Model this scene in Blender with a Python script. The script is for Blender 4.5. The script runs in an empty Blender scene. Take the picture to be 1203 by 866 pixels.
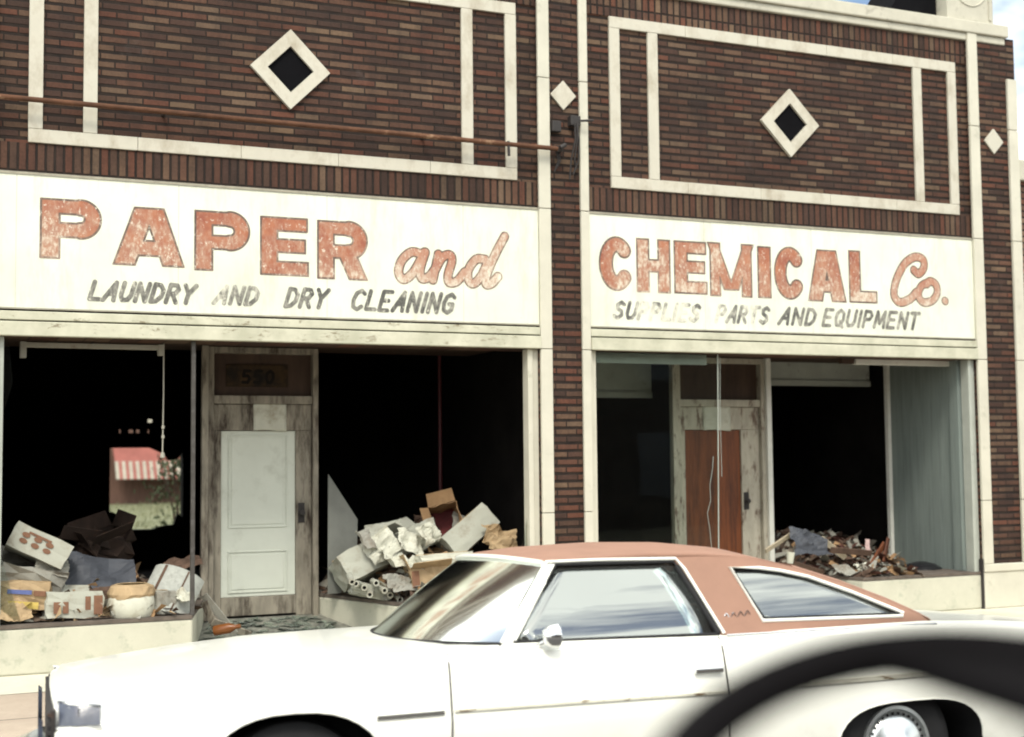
import bpy, bmesh, math, random
import numpy as np
from mathutils import Vector, Matrix, Euler
from mathutils.geometry import tessellate_polygon
random.seed(7); rng = np.random.default_rng(7)
sc = bpy.context.scene
COL = sc.collection
R = math.radians
# ------------------------------------------------------------------ camera
CAM = Vector((0, -10.9, 1.85)); FPX = 1586.3
YAW, PIT, ROL = .409367, .065045, -.01027
def _axes():
    cy, sy, cp, sp = math.cos(YAW), math.sin(YAW), math.cos(PIT), math.sin(PIT)
    f = Vector((sy*cp, cy*cp, sp)); r = Vector((cy, -sy, 0)); u = r.cross(f)
    c, s = math.cos(ROL), math.sin(ROL)
    return c*r + s*u, -s*r + c*u, f
CR, CU, CF = _axes()
def ray(x, y): return (x-601.5)/FPX*CR - (y-433)/FPX*CU + CF
def at(x, y, Y):
    v = ray(x, y); return CAM + v*((Y-CAM.y)/v.y)
cd = bpy.data.cameras.new('camera'); cam = bpy.data.objects.new('camera', cd); COL.objects.link(cam)
cam.matrix_world = Matrix(((CR.x, CU.x, -CF.x, CAM.x), (CR.y, CU.y, -CF.y, CAM.y), (CR.z, CU.z, -CF.z, CAM.z), (0, 0, 0, 1)))
cd.sensor_width = 36; cd.lens = FPX/1203*36; cd.clip_start = .05; cd.clip_end = 2000
cd.dof.use_dof = True; cd.dof.focus_distance = 9.4; cd.dof.aperture_fstop = cd.lens/31.0
sc.camera = cam
# ------------------------------------------------------------------ object helpers
GROUPS = {'carton': 'cartons dumped in the display windows', 'plank': 'loose boards in the rubble and doorway', 'paper': 'crumpled papers among the debris', 'plastic sheet': 'crumpled plastic sheets in the displays', 'cardboard': 'torn pieces of card among the debris', 'paper notice': 'paper notices above the shop doors', 'light fixture': 'strip lights in the display windows', 'sign': 'painted shop signs'}
def tag(o, label=None, cat=None, group=None, kind=None):
    group = group or GROUPS.get(cat)
    if label: o['label'] = label
    if cat: o['category'] = cat
    if group: o['group'] = group
    if kind: o['kind'] = kind
    return o
def thing(name, label, cat, loc=(0, 0, 0), rot=(0, 0, 0), group=None):
    o = bpy.data.objects.new(name, None); COL.objects.link(o)
    o.empty_display_size = .1; o.location = loc; o.rotation_euler = rot
    return tag(o, label, cat, group)
class MB:
    """collects polygons; build() links them as one mesh object"""
    def __init__(s): s.v = []; s.f = []; s.mi = []; s.m = 0
    def add(s, vs, fs, M=None):
        n = len(s.v)
        s.v += [tuple(M @ Vector(p)) if M else tuple(p) for p in vs]
        for f in fs: s.f.append(tuple(i+n for i in f)); s.mi.append(s.m)
        return s
    def box(s, x0, x1, y0, y1, z0, z1, M=None):
        vs = [(x, y, z) for z in (z0, z1) for y in (y0, y1) for x in (x0, x1)]
        return s.add(vs, [(0, 2, 3, 1), (4, 5, 7, 6), (0, 1, 5, 4), (2, 6, 7, 3), (0, 4, 6, 2), (1, 3, 7, 5)], M)
    def prism(s, poly, y0, y1, M=None):
        """polygon in XZ (counter-clockwise seen from -Y) extruded along Y"""
        n = len(poly)
        vs = [(p[0], y0, p[1]) for p in poly] + [(p[0], y1, p[1]) for p in poly]
        fs = [tuple(range(n)), tuple(range(2*n-1, n-1, -1))]
        fs += [((i+1) % n, i, n+i, n+(i+1) % n) for i in range(n)]
        return s.add(vs, fs, M)
    def prismz(s, poly, z0, z1, M=None):
        n = len(poly)
        vs = [(p[0], p[1], z0) for p in poly] + [(p[0], p[1], z1) for p in poly]
        fs = [tuple(range(n-1, -1, -1)), tuple(range(n, 2*n))] + [(i, (i+1) % n, n+(i+1) % n, n+i) for i in range(n)]
        return s.add(vs, fs, M)
    def tube(s, pts, r, n=10, closed=False, M=None):
        pts = [Vector(p) for p in pts]; N = len(pts); rr = r if isinstance(r, (list, tuple)) else [r]*N
        vs = []; fs = []; up = None
        for i, p in enumerate(pts):
            if closed: t = pts[(i+1) % N]-pts[i-1]
            else: t = pts[min(i+1, N-1)]-pts[max(i-1, 0)]
            t.normalize()
            if up is None: up = t.orthogonal().normalized()
            up = (up-t*up.dot(t)).normalized(); b = t.cross(up)
            for k in range(n):
                a = 2*math.pi*k/n; vs.append(p+(up*math.cos(a)+b*math.sin(a))*rr[i])
        for i in range(N if closed else N-1):
            j = (i+1) % N
            for k in range(n): fs.append((i*n+k, i*n+(k+1) % n, j*n+(k+1) % n, j*n+k))
        if not closed: fs += [tuple(range(n-1, -1, -1)), tuple((N-1)*n+k for k in range(n))]
        return s.add(vs, fs, M)
    def lathe(s, prof, n=32, M=None, jit=0):
        vs = []; fs = []; m = len(prof)
        for k in range(n):
            a = 2*math.pi*k/n
            for (r, z) in prof:
                q = r*(1+(random.random()-.5)*jit)
                vs.append((q*math.cos(a), q*math.sin(a), z))
        for k in range(n):
            for i in range(m-1): fs.append((k*m+i, ((k+1) % n)*m+i, ((k+1) % n)*m+i+1, k*m+i+1))
        return s.add(vs, fs, M)
    def loft(s, rings, cap=True, M=None, closed=True):
        n = len(rings[0]); vs = [p for r in rings for p in r]; fs = []
        for i in range(len(rings)-1):
            for k in range(n if closed else n-1): fs.append((i*n+k, i*n+(k+1) % n, (i+1)*n+(k+1) % n, (i+1)*n+k))
        if cap and closed: fs += [tuple(range(n-1, -1, -1)), tuple((len(rings)-1)*n+k for k in range(n))]
        return s.add(vs, fs, M)
    def build(s, name, mats, parent=None, smooth=None, bevel=0, org=None):
        me = bpy.data.meshes.new(name)
        v = s.v if org is None else [tuple(Vector(p)-Vector(org)) for p in s.v]
        me.from_pydata(v, [], s.f); me.update()
        for m in (mats if isinstance(mats, (list, tuple)) else [mats]): me.materials.append(m)
        me.polygons.foreach_set('material_index', s.mi)
        if smooth is not None:
            for p in me.polygons: p.use_smooth = True
            me.set_sharp_from_angle(angle=R(smooth))
        o = bpy.data.objects.new(name, me); COL.objects.link(o)
        if parent: o.parent = parent
        elif org is not None: o.location = org
        if bevel:
            b = o.modifiers.new('bevel', 'BEVEL'); b.width = bevel; b.segments = 2; b.limit_method = 'ANGLE'; b.angle_limit = R(40)
        return o
def fixn(o):
    bm = bmesh.new(); bm.from_mesh(o.data); bmesh.ops.recalc_face_normals(bm, faces=bm.faces); bm.to_mesh(o.data); bm.free(); return o
# ------------------------------------------------------------------ materials
class NT:
    def __init__(s, name):
        s.m = bpy.data.materials.new(name); s.m.use_nodes = True; s.t = s.m.node_tree; s.n = s.t.nodes; s.n.clear()
        s.out = s.node('ShaderNodeOutputMaterial')
    def node(s, t, **kw):
        n = s.n.new(t)
        for k, v in kw.items(): setattr(n, k, v)
        return n
    def link(s, a, b): s.t.links.new(a, b)
    def math(s, op, a, b=None, c=None, clamp=False):
        n = s.node('ShaderNodeMath', operation=op, use_clamp=clamp)
        for i, q in enumerate((a, b, c)):
            if q is None: continue
            if isinstance(q, (int, float)): n.inputs[i].default_value = q
            else: s.link(q, n.inputs[i])
        return n.outputs[0]
    def pos(s):
        return s.node('ShaderNodeNewGeometry').outputs['Position']
    def obj(s): return s.node('ShaderNodeTexCoord').outputs['Object']
    def noise(s, vec, scale, detail=4, rough=.6, dim='3D', st=None):
        n = s.node('ShaderNodeTexNoise', noise_dimensions=dim); n.inputs['Scale'].default_value = scale
        n.inputs['Detail'].default_value = detail; n.inputs['Roughness'].default_value = rough
        if st:
            mp = s.node('ShaderNodeMapping'); mp.inputs['Scale'].default_value = st; s.link(vec, mp.inputs['Vector']); vec = mp.outputs[0]
        s.link(vec, n.inputs['Vector']); return n.outputs['Fac']
    def ramp(s, fac, stops, interp='LINEAR'):
        n = s.node('ShaderNodeValToRGB'); n.color_ramp.interpolation = interp; e = n.color_ramp.elements
        while len(e) < len(stops): e.new(.5)
        for i, (p, c) in enumerate(stops):
            e[i].position = p; e[i].color = (c, c, c, 1) if isinstance(c, (int, float)) else (*c, 1)
        s.link(fac, n.inputs[0]); return n.outputs[0]
    def mix(s, fac, a, b, blend='MIX'):
        n = s.node('ShaderNodeMix', data_type='RGBA', blend_type=blend)
        for k, q in ((0, fac), (6, a), (7, b)):
            if isinstance(q, (int, float)): n.inputs[k].default_value = q
            elif isinstance(q, tuple): n.inputs[k].default_value = (*q, 1)
            else: s.link(q, n.inputs[k])
        return n.outputs[2]
    def bsdf(s, col, rough=.7, metal=0, bump=None, bs=.3, bd=.01, coat=0, ior=1.45, spec=.5):
        b = s.node('ShaderNodeBsdfPrincipled')
        if isinstance(col, tuple): b.inputs['Base Color'].default_value = (*col, 1)
        else: s.link(col, b.inputs['Base Color'])
        if isinstance(rough, (int, float)): b.inputs['Roughness'].default_value = rough
        else: s.link(rough, b.inputs['Roughness'])
        b.inputs['Metallic'].default_value = metal; b.inputs['IOR'].default_value = ior
        b.inputs['Coat Weight'].default_value = coat; b.inputs['Coat Roughness'].default_value = .05
        b.inputs['Specular IOR Level'].default_value = spec
        if bump is not None:
            u = s.node('ShaderNodeBump'); u.inputs['Strength'].default_value = bs; u.inputs['Distance'].default_value = bd
            s.link(bump, u.inputs['Height']); s.link(u.outputs[0], b.inputs['Normal'])
        s.link(b.outputs[0], s.out.inputs[0]); return b
def mul(c, k): return tuple(min(1, q*k) for q in c)
def plain(name, c, rough=.75, var=.2, scale=6, dirt=None, dscale=3, dlo=.55, dhi=.75, metal=0, bs=.15, bd=.004, coat=0, st=None, spec=.4):
    t = NT(name); p = t.pos()
    n = t.noise(p, scale, 6, .65, st=st)
    col = t.ramp(n, [(.25, mul(c, 1-var)), (.75, mul(c, 1+var))])
    if dirt:
        d = t.ramp(t.noise(p, dscale, 8, .7, st=st), [(dlo, 0.), (dhi, 1.)])
        col = t.mix(d, col, dirt)
    t.bsdf(col, rough, metal, t.noise(p, scale*6, 4), bs, bd, coat, spec=spec)
    return t.m
def brick(name, bw, bh, tone=1.0, vertical=False, mortar=.012, ax='X'):
    t = NT(name); p = t.pos()
    sx = t.node('ShaderNodeSeparateXYZ'); t.link(p, sx.inputs[0])
    a, b = sx.outputs[ax], sx.outputs['Z']
    nz = t.noise(p, 2.5, 2)
    b = t.math('ADD', b, t.math('MULTIPLY', t.math('SUBTRACT', nz, .5), .006))
    u = t.math('DIVIDE', a, bw); v = t.math('DIVIDE', b, bh)
    row = t.math('FLOOR', v)
    if not vertical:
        h = t.math('FLOORED_MODULO', row, 2.); u = t.math('ADD', u, t.math('MULTIPLY', h, .5))
        rj = t.node('ShaderNodeTexWhiteNoise', noise_dimensions='1D'); t.link(row, rj.inputs['W'])
        u = t.math('ADD', u, t.math('MULTIPLY', rj.outputs['Value'], .12))
    colm = t.math('FLOOR', u)
    fu = t.math('SUBTRACT', u, colm); fv = t.math('SUBTRACT', v, row)
    du = t.math('MULTIPLY', t.math('MINIMUM', fu, t.math('SUBTRACT', 1., fu)), bw)
    dv = t.math('MULTIPLY', t.math('MINIMUM', fv, t.math('SUBTRACT', 1., fv)), bh)
    d = t.math('MINIMUM', t.math('MULTIPLY', du, 1.0 if vertical else 2.4), t.math('MULTIPLY', dv, 1.0))
    d = t.math('ADD', d, t.math('MULTIPLY', t.math('SUBTRACT', t.noise(p, 40, 3), .5), .006))
    face = t.ramp(t.math('DIVIDE', d, .02), [(mortar/.04+.02, 0.), (mortar/.04+.26, 1.)])
    cv = t.node('ShaderNodeCombineXYZ'); t.link(colm, cv.inputs[0]); t.link(row, cv.inputs[1])
    w = t.node('ShaderNodeTexWhiteNoise', noise_dimensions='2D'); t.link(cv.outputs[0], w.inputs['Vector'])
    k = tone
    cols = [(0, (.036, .020, .015)), (.05, (.056, .028, .020)), (.22, (.098, .040, .024)), (.38, (.115, .055, .034)), (.52, (.085, .047, .031)), (.64, (.132, .078, .048)), (.80, (.150, .100, .064)), (.90, (.130, .046, .026)), (.97, (.175, .115, .070))]
    c = t.ramp(w.outputs['Value'], [(q, mul(cc, k)) for q, cc in cols], 'CONSTANT')
    # weathered zones: runs of darker and lighter brick
    zone = t.noise(p, .9, 3, .6, st=(1, 1, 1.6))
    c = t.mix(.30, c, (.098*k, .056*k, .041*k))
    c = t.mix(1., c, t.ramp(zone, [(.3, .62), (.7, 1.3)]), 'MULTIPLY')
    c = t.mix(.5, c, t.ramp(t.noise(p, 55, 4), [(.25, .55), (.75, 1.4)]), 'MULTIPLY')
    mo = t.ramp(t.noise(p, 7, 4), [(.3, (.009, .006, .005)), (.75, (.028, .018, .013))])
    col = t.mix(face, mo, c)
    soot = t.ramp(t.noise(p, 2.6, 7, .7, st=(2.2, 1, .35)), [(.48, 0.), (.74, .6)])
    col = t.mix(soot, col, (.016, .012, .011))
    # faint pale lime bloom
    bl = t.ramp(t.noise(p, 1.7, 7, .75), [(.6, 0.), (.8, .16)])
    col = t.mix(bl, col, (.26, .22, .20))
    hgt = t.math('ADD', face, t.math('MULTIPLY', t.noise(p, 60, 3), .25))
    t.bsdf(col, .82, 0, hgt, .9, .008, spec=.3)
    return t.m
M_brick = brick('brown mixed brick', .206, .0677, .82, mortar=.020)
M_sold = brick('brown soldier brick', .0677, .24, .80, True)
M_brick2 = brick('red brick', .206, .0677, 1.25)
M_brick3 = brick('far brick', .206, .0677, .6)
M_brickY = brick('brown brick return', .206, .0677, 1., ax='Y')
M_stone = plain('cream painted stone', (.53, .51, .425), .8, .10, 3, (.26, .26, .19), 5, .60, .88)
M_tile = plain('cream glazed tile', (.51, .485, .405), .6, .09, 4, (.26, .215, .15), 4, .48, .80, st=(1, 1, .6))
M_black = plain('black tile', (.006, .006, .007), .9, .2, spec=.05)
def lintelmat():
    t = NT('weathered lintel paint'); p = t.pos()
    base = t.ramp(t.noise(p, 4, 5), [(.3, (.40, .395, .30)), (.7, (.58, .565, .45))])
    d = t.ramp(t.noise(p, 9, 9, .8, st=(.6, 1, 1.6)), [(.56, 0.), (.64, 1.)])
    z = t.node('ShaderNodeSeparateXYZ'); t.link(p, z.inputs[0])
    big = t.ramp(t.math('ADD', t.noise(p, .9, 3), t.math('MULTIPLY', z.outputs['X'], -.03)), [(.25, .15), (.5, 1.)])
    col = t.mix(t.math('MULTIPLY', d, big), base, (.20, .17, .11))
    t.bsdf(col, .8, 0, d, .2, .003); return t.m
M_lintel = lintelmat()
def signmat():
    t = NT('white sign paint'); p = t.pos()
    base = t.ramp(t.noise(p, 1.4, 6, .6), [(.3, (.62, .635, .53)), (.6, (.73, .745, .625))])
    st = t.ramp(t.noise(p, 2.6, 10, .78, st=(2.2, 1, .45)), [(.50, 0.), (.74, .8)])
    col = t.mix(st, base, (.47, .475, .385))
    run = t.ramp(t.noise(p, 9, 6, .7, st=(3., 1, .12)), [(.62, 0.), (.72, .45)])
    z_ = t.node('ShaderNodeSeparateXYZ'); t.link(p, z_.inputs[0])
    edge = t.ramp(t.math('SUBTRACT', z_.outputs['Z'], 3.0), [(.0, 1.), (.16, .1), (.8, .05), (1., .9)])
    col = t.mix(t.math('MULTIPLY', run, edge), col, (.36, .31, .22))
    # sheet seams
    sx = t.node('ShaderNodeSeparateXYZ'); t.link(p, sx.inputs[0])
    fr = t.math('FRACT', t.math('DIVIDE', t.math('ADD', sx.outputs['X'], .62), 1.22))
    seam = t.math('LESS_THAN', fr, .005)
    col = t.mix(t.math('MULTIPLY', seam, .45), col, (.3, .28, .22))
    speck = t.ramp(t.noise(p, 45, 3), [(.70, 0.), (.76, .5)])
    col = t.mix(speck, col, (.45, .42, .33))
    t.bsdf(col, .55, 0, t.noise(p, 30, 3), .06, .003); return t.m
M_sign = signmat()
def paint(name, c1, c2, lo, hi, sc1=26, big=1.3, pale=(.72, .70, .58), fade=0., mid=(.46, .34, .26)):
    t = NT(name); p = t.pos()
    c = t.ramp(t.noise(p, 7, 5), [(.3, c1), (.7, c2)])
    f = t.noise(p, sc1, 8, .75, st=(1, 1, .55)); b = t.noise(p, big, 3)
    g = t.math('ADD', f, t.math('MULTIPLY', t.math('SUBTRACT', b, .5), 1.1))
    z_ = t.node('ShaderNodeSeparateXYZ'); t.link(p, z_.inputs[0])
    g = t.math('ADD', g, t.math('MULTIPLY', t.math('SUBTRACT', 3.56, z_.outputs['Z']), fade))
    fl = t.ramp(t.noise(p, 42, 6, .75, st=(1, 1, .6)), [(.58, 0.), (.64, .75)])
    c = t.mix(t.ramp(g, [(lo, 0.), (hi, 1.)]), c, mid)
    w = t.math('MAXIMUM', t.ramp(g, [(hi-.12, 0.), (hi+.16, 1.)]), fl)
    t.bsdf(t.mix(w, c, pale), .7); return t.m
M_red = paint('worn red sign paint', (.24, .070, .046), (.40, .155, .080), .36, .68, 34, 1.4, fade=.5, mid=(.42, .27, .19))
M_edge = paint('worn dark outline paint', (.085, .06, .05), (.18, .125, .095), .50, .86, 38, 1.6, fade=.2)
M_script = paint('worn red script paint', (.33, .135, .09), (.43, .22, .14), .34, .68, 38, 1.6, fade=.3)
M_blk = paint('worn black sign paint', (.06, .06, .056), (.13, .125, .11), .40, .72, 30, 2.6, mid=(.34, .33, .28))
M_blk2 = paint('flaking black sign paint', (.09, .09, .085), (.18, .17, .15), .32, .58, 30, 3.5, mid=(.46, .45, .38))
M_rust = plain('rusty iron', (.095, .042, .022), .85, .6, 10, (.36, .24, .15), 5, .58, .70, st=(.5, 1, 1))
M_darkiron = plain('dark iron', (.03, .026, .025), .6, .3, 20, (.10, .05, .03), 9, .6, .75)
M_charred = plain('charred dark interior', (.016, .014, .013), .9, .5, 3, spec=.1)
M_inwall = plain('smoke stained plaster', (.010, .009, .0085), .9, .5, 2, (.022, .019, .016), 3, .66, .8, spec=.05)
M_woodold = plain('weathered door timber', (.25, .225, .18), .85, .35, 5, (.040, .028, .02), 4, .48, .66, st=(2.4, 2.4, .55))
M_woodpale = plain('pale peeling door paint', (.40, .37, .30), .8, .25, 6, (.14, .10, .075), 7, .54, .64, st=(2, 2, .6))
M_doorwhite = plain('white door paint', (.56, .585, .515), .55, .07, 2.5, (.36, .37, .31), 3, .56, .85)
M_redwood = plain('red brown door panel', (.15, .045, .015), .5, .35, 7, (.045, .017, .010), 4, .46, .66, st=(3, 3, .3))
M_brownwood = plain('dark brown timber', (.05, .03, .02), .75, .4, 6, st=(2, 2, .4))
M_greypaint = plain('grey green paint', (.35, .37, .33), .6, .15, 4, (.14, .12, .1), 6, .62, .75)
M_paneling = plain('pale blue grey panelling', (.19, .225, .21), .6, .16, 3, (.11, .135, .13), 4, .5, .8, st=(6, 6, .35))
M_bulk = plain('cream bulkhead stucco', (.48, .47, .385), .85, .10, 3, (.22, .25, .19), 5, .54, .80, bs=.35)
M_floor = plain('dusty display floor', (.11, .09, .075), .9, .4, 8)
M_entry = plain('littered grey entry floor', (.20, .20, .17), .9, .4, 9, (.07, .075, .065), 14, .5, .66)
M_alum = plain('dull aluminium', (.07, .065, .06), .6, .3, 8, (.12, .115, .11), 9, .5, .7, metal=.3)
M_dimenamel = plain('dusty enamel', (.34, .33, .28), .6, .15, 6, (.2, .17, .13), 6, .55, .75)
M_whitetube = plain('white enamel', (.66, .66, .60), .4, .1, 6, (.35, .32, .26), 6, .6, .8)
M_paper = plain('white paper', (.50, .50, .42), .9, .12, 7, (.22, .17, .11), 5, .52, .78)
M_carton = plain('brown cardboard', (.30, .185, .095), .85, .25, 9, (.14, .08, .045), 6, .58, .75)
M_tan = plain('tan crumpled paper', (.36, .26, .15), .85, .25, 10, (.20, .11, .05), 6, .58, .72)
M_whitecart = plain('white carton', (.36, .365, .31), .85, .12, 5, (.15, .11, .07), 5, .50, .78)
M_greycart = plain('grey carton', (.27, .265, .23), .85, .2, 6, (.12, .09, .06), 6, .48, .72)
M_print_shade = plain('brown carton print and shade', (.17, .085, .05), .8, .25, 20)
M_blueprint = plain('blue carton print', (.10, .13, .30), .8, .25, 20)
M_yellow = plain('yellow carton print', (.48, .36, .10), .8, .25, 16)
M_oxred = plain('oxblood stain', (.10, .012, .012), .7, .3, 16)
M_darkbox = plain('burnt cardboard', (.022, .013, .009), .95, .5, 9, (.075, .03, .015), 5, .58, .75)
M_greycloth = plain('grey blue plastic', (.055, .060, .072), .6, .25, 7)
M_panelgrey = plain('dull grey board', (.15, .155, .14), .8, .2, 4, (.08, .075, .065), 4, .55, .75)
M_news = plain('newsprint', (.33, .34, .31), .9, .18, 30, (.2, .2, .19), 22, .58, .72)
M_plank = plain('pale plank', (.42, .36, .26), .8, .25, 8, (.2, .14, .09), 6, .6, .75)
M_scrapdark = plain('brown scrap', (.085, .052, .036), .9, .5, 10)
M_redscrap = plain('dull red brown scrap', (.075, .028, .02), .9, .5, 10)
M_bagblack = plain('black bag', (.012, .012, .014), .35, .3, 6)
M_rubber = plain('black rubber', (.010, .010, .011), .7, .3, 20)
M_rubbergl = plain('black wheel plastic', (.006, .0055, .006), .8, .2, 9, spec=.04)
M_chrome = plain('chrome', (.72, .73, .74), .16, .05, 10, metal=1., bs=.02)
M_hub = plain('brushed hub metal', (.60, .63, .63), .28, .08, 10, metal=.9, bs=.02)
M_seat = plain('maroon seat vinyl', (.12, .035, .03), .6, .2, 9)
M_dash = plain('dash vinyl', (.13, .09, .07), .5, .2, 9)
M_lamp = plain('dark lamp lens', (.07, .08, .11), .15, .3, 14, spec=.8)
M_amber = plain('red lamp lens', (.25, .02, .015), .2, .2, 14)
def rubblemat():
    t = NT('mixed rubble'); p = t.pos()
    v = t.node('ShaderNodeTexVoronoi'); v.inputs['Scale'].default_value = 16; t.link(p, v.inputs['Vector'])
    s = t.node('ShaderNodeSeparateColor'); t.link(v.outputs['Color'], s.inputs[0])
    c = t.ramp(s.outputs[0], [(0, (.03, .022, .018)), (.3, (.07, .045, .03)), (.5, (.10, .07, .05)), (.66, (.17, .14, .11)), (.8, (.05, .03, .022)), (.9, (.30, .28, .23))], 'CONSTANT')
    t.bsdf(c, .9, 0, v.outputs['Distance'], .6, .03); return t.m
M_rubble = rubblemat()
def carpaint():
    t = NT('cream white car paint'); p = t.obj()
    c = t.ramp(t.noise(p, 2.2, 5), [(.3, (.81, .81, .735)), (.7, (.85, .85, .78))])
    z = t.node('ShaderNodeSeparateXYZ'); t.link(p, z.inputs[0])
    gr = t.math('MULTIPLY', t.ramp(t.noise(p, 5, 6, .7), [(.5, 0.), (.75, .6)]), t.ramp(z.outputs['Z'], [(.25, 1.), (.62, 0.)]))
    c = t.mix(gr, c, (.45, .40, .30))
    b = t.bsdf(c, .32, 0, None, coat=.5); return t.m
M_car = carpaint()
M_vinyl = plain('salmon vinyl roof', (.29, .163, .115), .7, .12, 4, (.21, .125, .09), 6, .6, .8, bs=.2, bd=.002)
M_trimrust = plain('yellowed rusty moulding', (.70, .68, .57), .5, .12, 8, (.14, .08, .03), 11, .56, .62, st=(1, 1, 3))
def glassmat(name, tint, haze, hazecol, ior=1.5, rough=.0, refl=1.):
    t = NT(name); p = t.pos()
    tr = t.node('ShaderNodeBsdfTransparent'); tr.inputs[0].default_value = (*tint, 1)
    gl = t.node('ShaderNodeBsdfGlossy'); gl.inputs['Color'].default_value = (.96*refl, refl, .97*refl, 1); gl.inputs['Roughness'].default_value = rough
    df = t.node('ShaderNodeBsdfDiffuse'); df.inputs[0].default_value = (*hazecol, 1)
    u = t.node('ShaderNodeBump'); u.inputs['Strength'].default_value = .06; u.inputs['Distance'].default_value = .02
    t.link(t.noise(p, 1.2, 2), u.inputs['Height']); t.link(u.outputs[0], gl.inputs['Normal'])
    fr = t.node('ShaderNodeFresnel'); fr.inputs[0].default_value = ior
    hz = t.math('MULTIPLY', t.ramp(t.noise(p, 2.5, 7, .7), [(.3, .45), (.75, 1.)]), haze)
    m1 = t.node('ShaderNodeMixShader'); t.link(hz, m1.inputs[0]); t.link(tr.outputs[0], m1.inputs[1]); t.link(df.outputs[0], m1.inputs[2])
    m2 = t.node('ShaderNodeMixShader'); t.link(fr.outputs[0], m2.inputs[0]); t.link(m1.outputs[0], m2.inputs[1]); t.link(gl.outputs[0], m2.inputs[2])
    t.link(m2.outputs[0], t.out.inputs[0]); return t.m
M_glass = glassmat('dusty shop glass', (.90, .93, .91), .003, (.55, .60, .58), 1.25)
M_crack = plain('glass crack edge', (.30, .33, .30), .3, .1)
M_carglass = glassmat('tinted car glass', (.62, .68, .68), .10, (.55, .60, .58), 3.2)  # pale diffuse film paints part of the sky reflection into the glass
M_screen = glassmat('reflection-hazed windscreen glass', (.62, .70, .68), .27, (.40, .46, .46), 1.42, .12)  # grey-green diffuse haze stands in for the muted reflections on the screen
M_shard = glassmat('green glass shard', (.8, .9, .86), .55, (.33, .345, .31), 1.4)
# ------------------------------------------------------------------ ground
def groundmat(name, c1, c2, crack, sc_=3, bw=None):
    t = NT(name); p = t.pos()
    c = t.ramp(t.noise(p, sc_, 9, .7), [(.3, c1), (.7, c2)])
    st = t.ramp(t.noise(p, .8, 6, .7), [(.5, 0.), (.75, .5)])
    c = t.mix(st, c, mul(c1, .7))
    sp = t.ramp(t.noise(p, 60, 3), [(.62, 0.), (.72, .5)]); c = t.mix(sp, c, mul(c1, .5))
    if bw:
        sx = t.node('ShaderNodeSeparateXYZ'); t.link(p, sx.inputs[0])
        for ax in ('X', 'Y'):
            fr = t.math('FRACT', t.math('DIVIDE', sx.outputs[ax], bw)); c = t.mix(t.math('LESS_THAN', fr, .012), c, crack)
    t.bsdf(c, .9, 0, t.noise(p, 90, 4), .3, .004); return t.m
M_ground = groundmat('dusty earth', (.20, .18, .13), (.28, .25, .18), (.1, .1, .1), .5)
M_asphalt = groundmat('asphalt', (.055, .052, .05), (.085, .08, .075), (.02, .02, .02), 8)
M_walk = groundmat('tan concrete', (.34, .275, .215), (.42, .345, .27), (.12, .10, .08), 3, 1.5)
M_walkpale = groundmat('pale concrete', (.52, .50, .40), (.62, .59, .47), (.2, .18, .15), 3, 1.5)
g = MB(); g.add([(-400, -400, -.35), (400, -400, -.35), (400, 600, -.35), (-400, 600, -.35)], [(0, 1, 2, 3)])
tag(g.build('ground', M_ground), kind='structure')
S = -10.9+5.65
CW = -3.0
def roadz(y): return -.052*(y-S+0)/1.0*1.0-.0 if y > -9 else -.052*(-9-S)
g = MB(); rows = [(-14, .02), (-10, .14), (-8, .10), (S, .0), (S+2, -.12), (CW, -.14)]
for (a, za), (b, zb) in zip(rows[:-1], rows[1:]): g.add([(-60, a, za), (70, a, za), (70, b, zb), (-60, b, zb)], [(0, 1, 2, 3)])
tag(g.build('road', M_asphalt), kind='structure')
g = MB(); g.box(-60, 70, CW-.15, CW, -.3, .12)
tag(g.build('kerb', M_walkpale, bevel=.02), kind='structure')
g = MB(); g.add([(-60, CW, .118), (70, CW, .118), (70, -.72, .225), (-60, -.72, .225)], [(0, 1, 2, 3)])
tag(g.build('sidewalk', M_walk), kind='structure')
g = MB(); g.add([(-60, -.72, .228), (70, -.72, .228), (70, .02, .25), (-60, .02, .25)], [(0, 1, 2, 3)])
tag(g.build('sidewalk_border', M_walkpale), kind='structure')
# ------------------------------------------------------------------ building
B = thing('commercial_building', 'dark brown brick two-bay storefront with cream tile trim and gutted display windows', 'building', (5.24, 0, .25))
OB = (5.24, 0, .25)
def bp(mb, name, m, parent=None, **k):
    p = parent or B
    return mb.build(name, m, p, org=OB, **k)
TOP = 6.16
for (x0, x1, s0, s1) in ((-.04, .44, .0, .36), (4.985, 5.485, 5.10, 5.40), (9.945, 10.60, 10.07, 10.46)):
    g = MB(); zb = .70 if x0 > 9 else .25
    g.box(x0, x1, -.03, .30, zb, TOP if x0 < 9 else 6.24)
    bp(g, 'brick_pilaster', M_brick)
    if x0 > 9:
        g = MB(); g.box(x0, x1, -.05, .30, .25, .62); g.box(x0, x1, -.065, .30, .62, .70)
        bp(g, 'pilaster_base', M_stone, bevel=.008)
for x0, x1, zt, zb in ((-.04, .0, TOP, .25), (.36, .44, TOP, .25), (4.985, 5.10, TOP, .25), (5.40, 5.485, TOP, .25), (9.945, 10.07, 6.24, .70), (10.47, 10.60, 5.80, .70)):
    g = MB(); z = zb; cuts = [c for c in (1.35, 2.80, 4.06, 5.25) if c > zb+.2 and c < zt]+[zt]
    for c in cuts:
        g.box(x0+.001, x1-.001, -.062, -.03, z+.003, c-.003); z = c
    bp(g, 'trim_strip', M_stone, bevel=.005)
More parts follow.
